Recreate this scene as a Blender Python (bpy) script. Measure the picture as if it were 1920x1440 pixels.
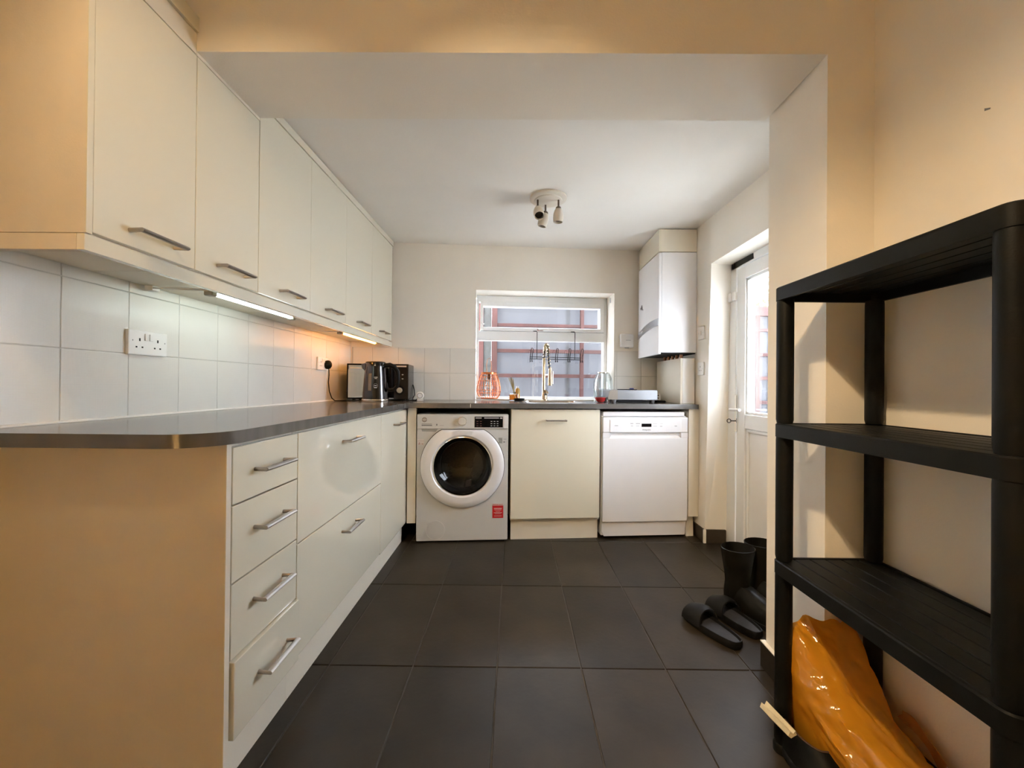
import bpy, bmesh, math, random
from mathutils import Vector, Matrix, geometry
random.seed(7)
SC = bpy.context.scene
COL = SC.collection
for o in list(bpy.data.objects):
    bpy.data.objects.remove(o)

# ------------------------------------------------------------------ camera
CAM_H = 1.02848
def set_camera():
    yaw, pitch, roll = -5.7433e-3, 4.2291e-3, 8.9893e-3
    cy, sy, cp, sp = math.cos(yaw), math.sin(yaw), math.cos(pitch), math.sin(pitch)
    f = Vector((sy*cp, cy*cp, sp)); r = Vector((cy, -sy, 0)); u = r.cross(f)
    c, s = math.cos(roll), math.sin(roll)
    rr, uu = c*r+s*u, -s*r+c*u
    cam = bpy.data.cameras.new('camera'); o = bpy.data.objects.new('camera', cam); COL.objects.link(o)
    m = Matrix.Identity(4)
    for k in range(3):
        m[k][0], m[k][1], m[k][2] = rr[k], uu[k], -f[k]
    m[2][3] = CAM_H
    o.matrix_world = m
    cam.sensor_width = 36; cam.lens = 770.43*36/1920; cam.clip_start = .02
    SC.camera = o
set_camera()

# ------------------------------------------------------------------ world, exposure
SKY = 13.0
def set_world():
    w = bpy.data.worlds.new('sky'); SC.world = w; w.use_nodes = True
    bg = w.node_tree.nodes['Background']
    bg.inputs[0].default_value = (.83, .885, .97, 1); bg.inputs[1].default_value = SKY
set_world()
SC.cycles.max_bounces = 14; SC.cycles.diffuse_bounces = 9; SC.cycles.transparent_max_bounces = 12
SC.view_settings.view_transform = 'Standard'
SC.view_settings.look = 'None'
SC.view_settings.gamma = 1
SC.view_settings.use_curve_mapping = False
SC.view_settings.exposure = 1.18
LAMP_FRONT = 30      # ceiling spot fitting above the near room, watts
LAMP_COOL = 5.5      # under-cabinet tube, cool, emission strength
LAMP_WARM = 10.5      # under-cabinet tube, warm, emission strength
LAMP_FILL = 9.0       # unseen lamp added behind the viewer for warm light on the near walls
WARM = (1.0, .72, .41)
WARM_FILL = (1.0, .84, .58)  # colour of the added fill lamp

# ------------------------------------------------------------------ frames
TH = math.radians(4.8)
CT, ST = math.cos(TH), math.sin(TH)
OB = Vector((0, 3.296, 0))
def pb(u, v, z=0):
    return Vector((OB.x+u*CT-v*ST, OB.y+u*ST+v*CT, z))
def lerp(a, b, t): return a+(b-a)*t

# ------------------------------------------------------------------ materials
MATS = {}
def mat(name, col, rough=.5, metal=0., spec=.5, noise=0., nscale=8., bump=0., bscale=60., coat=0., trans=0., alpha=1., emit=None, estr=0., col2=None, ior=1.45, stretch=None):
    if name in MATS: return MATS[name]
    m = bpy.data.materials.new(name); m.use_nodes = True
    nt = m.node_tree; b = nt.nodes['Principled BSDF']
    b.inputs['Base Color'].default_value = (*col, 1)
    b.inputs['Roughness'].default_value = rough
    b.inputs['Metallic'].default_value = metal
    b.inputs['Specular IOR Level'].default_value = spec
    b.inputs['IOR'].default_value = ior
    b.inputs['Coat Weight'].default_value = coat
    b.inputs['Coat Roughness'].default_value = .035
    b.inputs['Transmission Weight'].default_value = trans
    b.inputs['Alpha'].default_value = alpha
    if emit:
        b.inputs['Emission Color'].default_value = (*emit, 1); b.inputs['Emission Strength'].default_value = estr
    tc = nt.nodes.new('ShaderNodeTexCoord'); src = tc.outputs['Object']
    if stretch:
        mp = nt.nodes.new('ShaderNodeMapping'); mp.inputs['Scale'].default_value = stretch
        nt.links.new(src, mp.inputs['Vector']); src = mp.outputs['Vector']
    n = nt.nodes.new('ShaderNodeTexNoise'); n.inputs['Scale'].default_value = nscale; n.inputs['Detail'].default_value = 5
    nt.links.new(src, n.inputs['Vector'])
    r = nt.nodes.new('ShaderNodeValToRGB')
    c2 = col2 or tuple(max(0, c*(1-noise)) for c in col); c1 = col if col2 else tuple(min(1, c*(1+noise*.5)) for c in col)
    r.color_ramp.elements[0].position = .3; r.color_ramp.elements[1].position = .72
    r.color_ramp.elements[0].color = (*c2, 1); r.color_ramp.elements[1].color = (*c1, 1)
    nt.links.new(n.outputs['Fac'], r.inputs['Fac']); nt.links.new(r.outputs['Color'], b.inputs['Base Color'])
    if bump:
        n2 = nt.nodes.new('ShaderNodeTexNoise'); n2.inputs['Scale'].default_value = bscale; n2.inputs['Detail'].default_value = 4
        nt.links.new(tc.outputs['Object'], n2.inputs['Vector'])
        bp = nt.nodes.new('ShaderNodeBump'); bp.inputs['Strength'].default_value = bump; bp.inputs['Distance'].default_value = .01
        nt.links.new(n2.outputs['Fac'], bp.inputs['Height']); nt.links.new(bp.outputs['Normal'], b.inputs['Normal'])
    MATS[name] = m
    return m

WALL = mat('wall_paint', (.85, .81, .735), .75, noise=.03, nscale=3, bump=.06, bscale=180)
CEIL = mat('ceiling_paint', (.86, .835, .79), .8, noise=.03, nscale=2, bump=.04, bscale=120)
CREAM = mat('gloss_cream', (.76, .72, .59), .10, coat=.8, noise=.015, nscale=2)
CREAM_MATT = mat('matt_cream', (.77, .72, .61), .45, noise=.04, nscale=5)
PANEL = mat('end_panel', (.70, .63, .52), .5, noise=.05, nscale=6, bump=.05, bscale=250)
STEEL = mat('brushed_steel', (.46, .43, .40), .33, metal=1, noise=.12, nscale=30, stretch=(1, .05, 1))
CHROME = mat('chrome', (.80, .78, .74), .12, metal=1, noise=.05)
BRASSY = mat('warm_steel', (.66, .55, .38), .22, metal=1, noise=.1)
WORKTOP = mat('worktop_laminate', (.125, .117, .107), .16, noise=.25, nscale=5, stretch=(1, 6, 1), spec=.6)
UPVC = mat('white_upvc', (.84, .85, .85), .25, noise=.02)
WHITE = mat('white_plastic', (.84, .83, .81), .35, noise=.02)
WHITE_APP = mat('white_enamel', (.80, .80, .82), .25, noise=.015)
WASHER = mat('washer_grey', (.56, .565, .56), .32, noise=.02)
WASHER_RING = mat('washer_ring', (.74, .74, .76), .2, noise=.02, coat=.3)
BLACK = mat('black_plastic', (.006, .0065, .0062), .5, spec=.22, noise=.3, bump=.05, bscale=300)
BLACK_GLOSS = mat('black_gloss', (.006, .006, .007), .12, spec=.2, noise=.2)
RUBBER = mat('black_rubber', (.009, .009, .010), .55, spec=.3, noise=.3, nscale=20)
BOOT = mat('boot_rubber', (.008, .007, .005), .42, spec=.3, noise=.4, nscale=14)
CREAM_CLOTH = mat('cream_cloth', (.72, .64, .45), .8, noise=.12, nscale=40, bump=.2, bscale=120)
BROWN = mat('brown_leather', (.10, .055, .035), .5, noise=.3, nscale=30)
GROUT_F = mat('floor_grout', (.11, .10, .09), .85, noise=.35, nscale=14)
GROUT_W = mat('wall_grout', (.56, .55, .51), .8, noise=.15, nscale=10)
SEAL = mat('white_sealant', (.86, .84, .78), .4, noise=.05)
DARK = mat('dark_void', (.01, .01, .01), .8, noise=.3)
COPPER = mat('copper_wire', (.78, .27, .10), .30, metal=.85, noise=.15)
TIMBER = mat('red_stained_timber', (.050, .0145, .0125), .7, noise=.35, nscale=12, bump=.15, bscale=60, stretch=(1, 1, .2))
CONCRETE = mat('concrete', (.058, .060, .060), .9, noise=.35, nscale=22, bump=.4, bscale=60)
PAVING = mat('paving', (.74, .72, .67), .9, noise=.3, nscale=6, bump=.2)
RED = mat('red_print', (.55, .015, .02), .4, noise=.08)
REDPAN = mat('red_enamel', (.42, .03, .03), .25, noise=.1)
INK = mat('grey_ink', (.16, .16, .17), .5, noise=.1)
INK2 = mat('pale_ink', (.45, .45, .46), .5, noise=.1)
AMBER = mat('amber_liquid', (.95, .33, .02), .1, trans=.55, noise=.1)
BAMBOO = mat('reed_sticks', (.30, .22, .08), .7, noise=.3, nscale=40)
GREYMETAL = mat('grey_stove_enamel', (.27, .275, .29), .3, metal=.3, noise=.05)
DARKSTEEL = mat('dark_steel', (.085, .085, .09), .16, metal=1, noise=.08)
SILVER = mat('silver_band', (.45, .46, .48), .28, metal=.7, noise=.05)
MIRROR = mat('mirror_door', (.55, .56, .54), .06, metal=1, noise=.02)
BLUE = mat('blue_plastic', (.03, .04, .22), .35, noise=.1)
FOLIAGE = mat('leaf_green', (.16, .22, .05), .6, noise=.5, nscale=4)

def glass_mat(name, tint=(1, 1, 1), refl=.06, rough=.02):
    m = bpy.data.materials.new(name); m.use_nodes = True; nt = m.node_tree
    for n in list(nt.nodes): nt.nodes.remove(n)
    out = nt.nodes.new('ShaderNodeOutputMaterial'); mx = nt.nodes.new('ShaderNodeMixShader')
    tr = nt.nodes.new('ShaderNodeBsdfTransparent'); gl = nt.nodes.new('ShaderNodeBsdfGlossy')
    fr = nt.nodes.new('ShaderNodeLayerWeight'); fr.inputs['Blend'].default_value = .25
    ma = nt.nodes.new('ShaderNodeMath'); ma.operation = 'MULTIPLY_ADD'; ma.inputs[1].default_value = .45; ma.inputs[2].default_value = refl
    tr.inputs[0].default_value = (*tint, 1); gl.inputs['Roughness'].default_value = rough
    nt.links.new(fr.outputs['Fresnel'], ma.inputs[0]); nt.links.new(ma.outputs[0], mx.inputs[0])
    nt.links.new(tr.outputs[0], mx.inputs[1]); nt.links.new(gl.outputs[0], mx.inputs[2]); nt.links.new(mx.outputs[0], out.inputs[0])
    MATS[name] = m; return m
GLASS = glass_mat('window_glass', (.96, .97, .98), .03)
JAR = glass_mat('clear_glass', (.90, .92, .92), .10)
SMOKE = glass_mat('smoked_glass', (.40, .40, .42), .012)
def trans_mat(name, col, tcol, fac=.5, gloss=0.):
    m = bpy.data.materials.new(name); m.use_nodes = True; nt = m.node_tree
    for n in list(nt.nodes): nt.nodes.remove(n)
    out = nt.nodes.new('ShaderNodeOutputMaterial'); mx = nt.nodes.new('ShaderNodeMixShader'); mx.inputs[0].default_value = fac
    d = nt.nodes.new('ShaderNodeBsdfDiffuse'); t = nt.nodes.new('ShaderNodeBsdfTranslucent')
    tc = nt.nodes.new('ShaderNodeTexCoord'); n = nt.nodes.new('ShaderNodeTexNoise'); n.inputs['Scale'].default_value = 3.5; n.inputs['Detail'].default_value = 4
    nt.links.new(tc.outputs['Object'], n.inputs['Vector'])
    for sh, c in ((d, col), (t, tcol)):
        r = nt.nodes.new('ShaderNodeValToRGB'); r.color_ramp.elements[0].color = (*[x*.86 for x in c], 1); r.color_ramp.elements[1].color = (*c, 1)
        nt.links.new(n.outputs['Fac'], r.inputs[0]); nt.links.new(r.outputs[0], sh.inputs[0])
    nt.links.new(d.outputs[0], mx.inputs[1]); nt.links.new(t.outputs[0], mx.inputs[2])
    last = mx
    if gloss:
        g = nt.nodes.new('ShaderNodeBsdfGlossy'); g.inputs['Roughness'].default_value = .14; m2 = nt.nodes.new('ShaderNodeMixShader'); m2.inputs[0].default_value = gloss
        n2 = nt.nodes.new('ShaderNodeTexNoise'); n2.inputs['Scale'].default_value = 45; bp = nt.nodes.new('ShaderNodeBump'); bp.inputs['Strength'].default_value = .5; bp.inputs['Distance'].default_value = .008
        nt.links.new(tc.outputs['Object'], n2.inputs['Vector']); nt.links.new(n2.outputs['Fac'], bp.inputs['Height']); nt.links.new(bp.outputs[0], g.inputs['Normal'])
        nt.links.new(mx.outputs[0], m2.inputs[1]); nt.links.new(g.outputs[0], m2.inputs[2]); last = m2
    nt.links.new(last.outputs[0], out.inputs[0]); MATS[name] = m; return m
POLY = trans_mat('polycarbonate_sheet', (.18, .182, .194), (.18, .182, .198), .55)
BAGM = trans_mat('amber_plastic_film', (.88, .41, .03), (.92, .46, .04), .45, .07)
BAGM2 = trans_mat('thin_plastic_film', (.55, .28, .10), (.7, .35, .12), .6, .15)

def floor_tile_mat():
    m = mat('slate_floor_tile', (.036, .0265, .0175), .42, spec=.33, noise=.4, nscale=4, bump=.05, bscale=45)
    nt = m.node_tree; b = nt.nodes['Principled BSDF']
    ramp = [n for n in nt.nodes if n.type == 'VALTORGB'][0]
    oi = nt.nodes.new('ShaderNodeObjectInfo'); mr = nt.nodes.new('ShaderNodeMapRange')
    mr.inputs['To Min'].default_value = .82; mr.inputs['To Max'].default_value = 1.2
    nt.links.new(oi.outputs['Random'], mr.inputs['Value'])
    mx = nt.nodes.new('ShaderNodeVectorMath'); mx.operation = 'SCALE'
    nt.links.new(ramp.outputs[0], mx.inputs[0]); nt.links.new(mr.outputs[0], mx.inputs['Scale']); nt.links.new(mx.outputs[0], b.inputs['Base Color'])
    return m
TILE_F = floor_tile_mat()
def wall_tile_mat():
    m = mat('white_wall_tile', (.73, .715, .67), .14, noise=.02, nscale=6)
    nt = m.node_tree; b = nt.nodes['Principled BSDF']; tc = [n for n in nt.nodes if n.type == 'TEX_COORD'][0]
    hs = []
    for d in ('Y', 'Z'):
        w = nt.nodes.new('ShaderNodeTexWave'); w.bands_direction = d; w.inputs['Scale'].default_value = 95; w.inputs['Distortion'].default_value = .3
        nt.links.new(tc.outputs['Object'], w.inputs['Vector']); hs.append(w)
    ad = nt.nodes.new('ShaderNodeMath'); ad.operation = 'ADD'
    nt.links.new(hs[0].outputs['Fac'], ad.inputs[0]); nt.links.new(hs[1].outputs['Fac'], ad.inputs[1])
    bp = nt.nodes.new('ShaderNodeBump'); bp.inputs['Strength'].default_value = .16; bp.inputs['Distance'].default_value = .001
    nt.links.new(ad.outputs[0], bp.inputs['Height']); nt.links.new(bp.outputs[0], b.inputs['Normal'])
    return m
TILE_W = wall_tile_mat()
def emis(name, col, s):
    return mat(name, col, .5, emit=col, estr=s)
TUBE_COOL = emis('cool_tube', (.86, 1.0, .93), LAMP_COOL)
TUBE_WARM = emis('warm_tube', (1.0, .44, .095), LAMP_WARM)
BULB = emis('warm_bulb', (1.0, .78, .50), 20.)

# ------------------------------------------------------------------ mesh builder
class MB:
    def __init__(s): s.bm = bmesh.new(); s.round = False
    def box(s, x0, y0, z0, x1, y1, z1, bev=0., seg=2):
        x0, x1 = min(x0, x1), max(x0, x1); y0, y1 = min(y0, y1), max(y0, y1); z0, z1 = min(z0, z1), max(z0, z1)
        r = bmesh.ops.create_cube(s.bm, size=1)
        for v in r['verts']:
            v.co = Vector((lerp(x0, x1, v.co.x+.5), lerp(y0, y1, v.co.y+.5), lerp(z0, z1, v.co.z+.5)))
        if bev:
            es = list({e for v in r['verts'] for e in v.link_edges})
            bmesh.ops.bevel(s.bm, geom=es, offset=bev, segments=seg, affect='EDGES', profile=.5)
        return s
    def hexa(s, p):      # 8 points: bottom 4 ccw, top 4 ccw
        v = [s.bm.verts.new(q) for q in p]
        for f in ((3, 2, 1, 0), (4, 5, 6, 7), (0, 1, 5, 4), (1, 2, 6, 5), (2, 3, 7, 6), (3, 0, 4, 7)):
            s.bm.faces.new([v[i] for i in f])
        return s
    def prism(s, poly, a, b, ax='z'):
        def P(q, h):
            return (q[0], q[1], h) if ax == 'z' else ((q[0], h, q[1]) if ax == 'y' else (h, q[0], q[1]))
        va = [s.bm.verts.new(P(q, a)) for q in poly]; vb = [s.bm.verts.new(P(q, b)) for q in poly]
        n = len(poly)
        s.bm.faces.new(list(reversed(va))); s.bm.faces.new(vb)
        for i in range(n): s.bm.faces.new((va[i], va[(i+1) % n], vb[(i+1) % n], vb[i]))
        return s
    def loft(s, secs, cap=True, closed=True):
        s.round = True
        rows = [[s.bm.verts.new(p) for p in q] for q in secs]; n = len(secs[0])
        for a, b in zip(rows[:-1], rows[1:]):
            for i in range(n if closed else n-1):
                s.bm.faces.new((a[i], a[(i+1) % n], b[(i+1) % n], b[i]))
        if cap:
            s.bm.faces.new(list(reversed(rows[0]))); s.bm.faces.new(rows[-1])
        return s
    def lathe(s, prof, c=(0, 0, 0), seg=24, ax='z', cap=True):
        secs = []
        for r, h in prof:
            q = []
            for k in range(seg):
                a = 2*math.pi*k/seg; x, y = r*math.cos(a), r*math.sin(a)
                p = (x, y, h) if ax == 'z' else ((x, -h, y) if ax == 'y' else (h, x, y))
                q.append((c[0]+p[0], c[1]+p[1], c[2]+p[2]))
            secs.append(q)
        return s.loft(secs, cap)
    def tube(s, pts, r, seg=8, cap=True, closed=False):
        pts = [Vector(p) for p in pts]; n = len(pts); secs = []
        up = None
        for i, p in enumerate(pts):
            if closed: t = pts[(i+1) % n]-pts[i-1]
            else: t = pts[min(i+1, n-1)]-pts[max(i-1, 0)]
            t.normalize()
            if up is None:
                up = Vector((0, 0, 1)) if abs(t.z) < .9 else Vector((1, 0, 0))
            a = t.cross(up).normalized(); b = a.cross(t).normalized(); up = b
            rr = r[i] if isinstance(r, (list, tuple)) else r
            k = 1.
            if 0 < i < n-1 and not closed:
                d1, d2 = (pts[i]-pts[i-1]).normalized(), (pts[i+1]-pts[i]).normalized()
                k = 1/max(.6, math.cos(d1.angle(d2)/2))
            secs.append([p+(a*math.cos(2*math.pi*j/seg)*k+b*math.sin(2*math.pi*j/seg))*rr for j in range(seg)])
        if closed: secs.append(secs[0]); cap = False
        return s.loft(secs, cap)
    def sphere(s, c, r, seg=12, sc=(1, 1, 1)):
        s.round = True
        q = bmesh.ops.create_uvsphere(s.bm, u_segments=seg, v_segments=max(6, seg//2), radius=r)
        for v in q['verts']:
            v.co = Vector((v.co.x*sc[0]+c[0], v.co.y*sc[1]+c[1], v.co.z*sc[2]+c[2]))
        return s
    def xform(s, M):
        bmesh.ops.transform(s.bm, matrix=M, verts=s.bm.verts); return s

def finish(name, mb, material, off=Vector(), smooth=40):
    me = bpy.data.meshes.new(name)
    bmesh.ops.recalc_face_normals(mb.bm, faces=mb.bm.faces)
    if off.length: bmesh.ops.translate(mb.bm, vec=-off, verts=mb.bm.verts)
    mb.bm.to_mesh(me); mb.bm.free()
    if smooth:
        for p in me.polygons: p.use_smooth = True
        me.set_sharp_from_angle(angle=math.radians(smooth if mb.round or smooth < 40 else 18))
    me.materials.append(material)
    o = bpy.data.objects.new(name, me); COL.objects.link(o)
    return o
def tag(o, label=None, cat=None, group=None, kind=None):
    if label: o['label'] = label
    if cat: o['category'] = cat
    if group: o['group'] = group
    if kind: o['kind'] = kind
    return o
class Thing:
    """an Empty at the thing's base; parts are given in frame coordinates (world, or the back wall's u/v when frame='B')"""
    def __init__(s, name, label, cat, org, frame='W', group=None, kind=None, rz=0.):
        s.o = bpy.data.objects.new(name, None); COL.objects.link(s.o); s.o.empty_display_size = .05
        s.org = Vector(org)
        if frame == 'B':
            s.o.location = pb(*org); s.o.rotation_euler = (0, 0, TH)
        elif frame == 'L':       # parts given in local coordinates
            s.o.location = org; s.o.rotation_euler = (0, 0, rz); s.org = Vector((0, 0, 0))
        else:
            s.o.location = org
        tag(s.o, label, cat, group, kind)
    def part(s, name, mb, m, parent=None, label=None, smooth=40, kind=None):
        c = finish(name, mb, m, s.org, smooth); c.parent = parent or s.o
        if label: c['label'] = label
        if kind: c['kind'] = kind
        return c
    def text(s, body, size, m, loc, rot, parent=None, name='lettering', align='CENTER', extrude=.0003):
        cu = bpy.data.curves.new(name, 'FONT'); cu.body = body; cu.size = size; cu.align_x = align; cu.align_y = 'CENTER'; cu.extrude = extrude
        cu.materials.append(m)
        tmp = bpy.data.objects.new(name, cu); COL.objects.link(tmp)
        me = bpy.data.meshes.new_from_object(tmp); bpy.data.objects.remove(tmp)
        c = bpy.data.objects.new(name, me); COL.objects.link(c); c.parent = parent or s.o
        c.location = Vector(loc)-s.org; c.rotation_euler = rot
        return c
def single(name, label, cat, mb, m, org, frame='W', group=None, kind=None, smooth=40):
    o = finish(name, mb, m, Vector(org), smooth)
    if frame == 'B': o.location = pb(*org); o.rotation_euler = (0, 0, TH)
    else: o.location = org
    return tag(o, label, cat, group, kind)
def struct(name, mb, m, label=None, parent=None, smooth=0):
    o = finish(name, mb, m, Vector(), smooth); o['kind'] = 'structure'
    if parent: o.parent = parent
    if label: o['label'] = label
    return o
def B2W(mb):
    return mb.xform(Matrix.Translation(OB) @ Matrix.Rotation(TH, 4, 'Z'))
FR = (math.pi/2, 0, 0)       # lettering on a face that looks towards -y

# ================================================================== SETTING
XL, XR, XRN = -1.275, 1.27, 1.056         # left wall, kitchen right wall, near right wall
YB0, YB1 = 1.215, 1.52                    # divider (beam and nib) front and back
ZC_NEAR = 2.42
def zc(y): return 2.112+.021*(y-1.6)
YREAR = -1.75
# ---- floor with tiles
fl = struct('floor', MB().box(XL-.05, YREAR-.05, -.08, 1.62, 3.62, -.004), GROUT_F, 'dark slate grey tiled floor with brown grout')
tx0, ty0, tw, tl = -.3624, 1.506, .308, .613
meshcache = {}
for i in range(-4, 7):
    for j in range(-6, 4):
        a0, a1 = tx0+tw*i+.0020, tx0+tw*(i+1)-.0020; b0, b1 = ty0+tl*j+.0020, ty0+tl*(j+1)-.0020
        a0, a1 = max(a0, XL), min(a1, 1.60); b0, b1 = max(b0, YREAR), min(b1, 3.55)
        if a1-a0 < .02 or b1-b0 < .02: continue
        if b1 < YB0 and a0 > XRN: continue
        key = (round(a1-a0, 3), round(b1-b0, 3))
        if key not in meshcache:
            o = finish('tile', MB().box(-key[0]/2, -key[1]/2, -.006, key[0]/2, key[1]/2, 0, .0015, 1), TILE_F); meshcache[key] = o.data
            bpy.data.objects.remove(o)
        t = bpy.data.objects.new('tile', meshcache[key]); COL.objects.link(t); t.parent = fl
        t.location = ((a0+a1)/2, (b0+b1)/2, random.uniform(-.0006, .0004))
# ---- ceilings
ce = MB().hexa([(XL-.1, YB1-.02, zc(1.5)), (1.7, YB1-.02, zc(1.5)+.005), (1.7, 3.8, zc(3.8)), (XL-.1, 3.8, zc(3.8)),
                (XL-.1, YB1-.02, 2.5), (1.7, YB1-.02, 2.5), (1.7, 3.8, 2.5), (XL-.1, 3.8, 2.5)])
struct('ceiling', ce, CEIL, 'white painted kitchen ceiling')
struct('ceiling_near', MB().box(XL-.1, YREAR-.1, ZC_NEAR, XRN+.1, YB0+.02, 2.55), CEIL, 'higher ceiling of the near room')
# ---- walls
wl = struct('wall_left', MB().box(XL-.15, YREAR-.1, -.05, XL-.006, 3.3, 2.5), WALL, 'cream painted left wall')
struct('wall_rear', MB().box(XL-.1, YREAR-.15, -.05, XRN+.1, YREAR, 2.5), WALL, 'wall behind the viewer')
struct('wall_right_near', MB().box(XRN, YREAR-.1, -.05, XRN+.12, YB0+.01, 2.5), WALL, 'cream wall behind the black shelving')
mk = struct('scuff_mark', MB().hexa([(XRN-.0006, .920, 1.655), (XRN+.001, .920, 1.655), (XRN+.001, .931, 1.658), (XRN-.0006, .931, 1.658), (XRN-.0006, .919, 1.658), (XRN+.001, .919, 1.658), (XRN+.001, .931, 1.664), (XRN-.0006, .931, 1.664)]), INK, 'small dark scuff on the near right wall', bpy.data.objects['wall_right_near'])
# divider: beam and nib, one thickness of wall with the opening cut out
dv = MB()
dv.box(XL-.06, YB0, 2.016, .917, YB1, 2.52)
dv.hexa([(.917, YB0, -.05), (1.40, YB0, -.05), (1.40, YB1, -.05), (.934, YB1, -.05), (.917, YB0, 2.52), (1.40, YB0, 2.52), (1.40, YB1, 2.52), (.934, YB1, 2.52)])
struct('wall_divider', dv, WALL, 'cream beam and wall nib framing the kitchen opening')
# kitchen right wall with door opening
D0, D1, DZ = 1.86, 2.70, 1.832            # door opening in y, top
wr = MB()
wr.hexa([(XR, 2.742, -.05), (1.47, 2.735, -.05), (1.47, 3.62, -.05), (XR, 3.62, -.05), (XR, 2.668, DZ), (1.47, 2.70, DZ), (1.47, 3.62, DZ), (XR, 3.62, DZ)])
wr.box(XR, YB1-.02, DZ, 1.47, 3.62, 2.5)
wr.box(XR, YB1-.02, -.05, 1.47, D0, DZ)
struct('wall_right', wr, WALL, 'cream right wall with the door recess')
# back wall with window opening (u,v frame)
WU0, WU1, WZ0, WZ1 = -.312, .817, .905, 1.792
bw = MB()
bw.box(-1.55, .006, -.05, WU0, .30, 2.5); bw.box(WU1, .006, -.05, 1.75, .30, 2.5)
bw.box(WU0, .006, WZ1, WU1, .30, 2.5); bw.box(WU0, .006, -.05, WU1, .30, WZ0)
wb = struct('wall_back', B2W(bw), WALL, 'cream back wall with the window over the sink')
# ---- wall tiles, left: x face at XL ; each tile an object
def tile_mesh(w, h):
    key = ('w', round(w, 3), round(h, 3))
    if key not in meshcache:
        o = finish('tile', MB().box(-.006, -w/2, -h/2, 0, w/2, h/2, .0018, 2), TILE_W); meshcache[key] = o.data; bpy.data.objects.remove(o)
    return meshcache[key]
struct('wall_grout_left', MB().box(XL-.007, .80, .90, XL-.0012, 3.19, 1.40), GROUT_W, 'grey joint between the left wall tiles', wl)
zr = [(.9135, 1.1219), (1.1241, 1.3249), (1.3271, 1.398)]
yl = [1.145+.2035*k for k in range(-3, 11)]
for a, b in zip(yl[:-1], yl[1:]):
    b = min(b, 3.185)
    if b-a < .02: continue
    for z0, z1 in zr:
        t = bpy.data.objects.new('tile', tile_mesh(b-a-.0022, z1-z0)); COL.objects.link(t); t.parent = wl
        t.location = (XL+.0005, (a+b)/2, (z0+z1)/2); t.rotation_euler = (0, 0, random.uniform(-.0008, .0008))
# ---- wall tiles, back
struct('wall_grout_back', B2W(MB().box(-1.27, .001, .90, WU0, .007, 1.32).box(WU1+.002, .001, .90, 1.24, .007, 1.32)), GROUT_W, 'grey joint between the back wall tiles', wb)
ub = [(-1.262, -1.117), (-1.113, -.918), (-.914, -.717), (-.713, -.516), (-.512, -.316), (.822, .838), (.841, 1.042), (1.046, 1.232)]
for a, b in ub:
    for z0, z1 in ((.9135, 1.1215 if b < 0 else 1.112), (1.1255 if b < 0 else 1.116, 1.3215)):
        t = bpy.data.objects.new('tile', tile_mesh(b-a, z1-z0)); COL.objects.link(t); t.parent = wb
        t.location = pb((a+b)/2, 0, (z0+z1)/2); t.rotation_euler = (0, 0, TH-math.pi/2)
# sealant bead where the worktop meets the tiles
single('sealant_bead', 'white sealant bead along the left wall tiles and worktop', 'sealant', MB().tube([(XL+.004, .93, .914), (XL+.004, 3.17, .914)], .0055, 8), SEAL, (XL+.004, .93, .914))
# ---- tiled skirting
def skirting(name, label, pieces):
    root = bpy.data.objects.new(name, None); COL.objects.link(root); tag(root, label, None, None, 'structure')
    for mb, m, nm in pieces:
        c = finish(nm, mb, m); c.parent = root
skirting('baseboard_right', 'dark slate skirting tiles beside the door recess', [
    (MB().box(XR-.010, 2.732, .001, XR+.004, 2.90, .088, .001), TILE_F, 'tile'),
    (MB().box(XR+.004, 2.722, .001, 1.405, 2.738, .088, .001), TILE_F, 'tile'),
    (MB().box(XR-.012, 2.722, .001, XR+.004, 2.734, .089), SEAL, 'corner_bead')])
skirting('baseboard_divider', 'dark slate skirting tiles on the wall nib with white top edge', [
    (MB().hexa([(.905, YB0-.012, .001), (.918, YB0-.012, .001), (.936, YB1+.012, .001), (.921, YB1+.012, .001), (.905, YB0-.012, .092), (.918, YB0-.012, .092), (.936, YB1+.012, .092), (.921, YB1+.012, .092)]), TILE_F, 'tile'),
    (MB().box(.921, YB1, .001, 1.26, YB1+.012, .092), TILE_F, 'tile'),
    (MB().box(.918, YB0-.012, .001, XRN, YB0, .092), TILE_F, 'tile'),
    (MB().hexa([(.904, YB0-.013, .092), (.922, YB0-.013, .092), (.938, YB1+.013, .092), (.920, YB1+.013, .092), (.904, YB0-.013, .0955), (.922, YB0-.013, .0955), (.938, YB1+.013, .0955), (.920, YB1+.013, .0955)]), SEAL, 'top_bead')])
skirting('baseboard_near', 'dark slate skirting tiles along the near right wall', [
    (MB().box(XRN-.012, a+.002, .001, XRN, a+.598, .092, .001), TILE_F, 'tile') for a in (-1.7, -1.1, -.5, .1, .605)])

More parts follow.
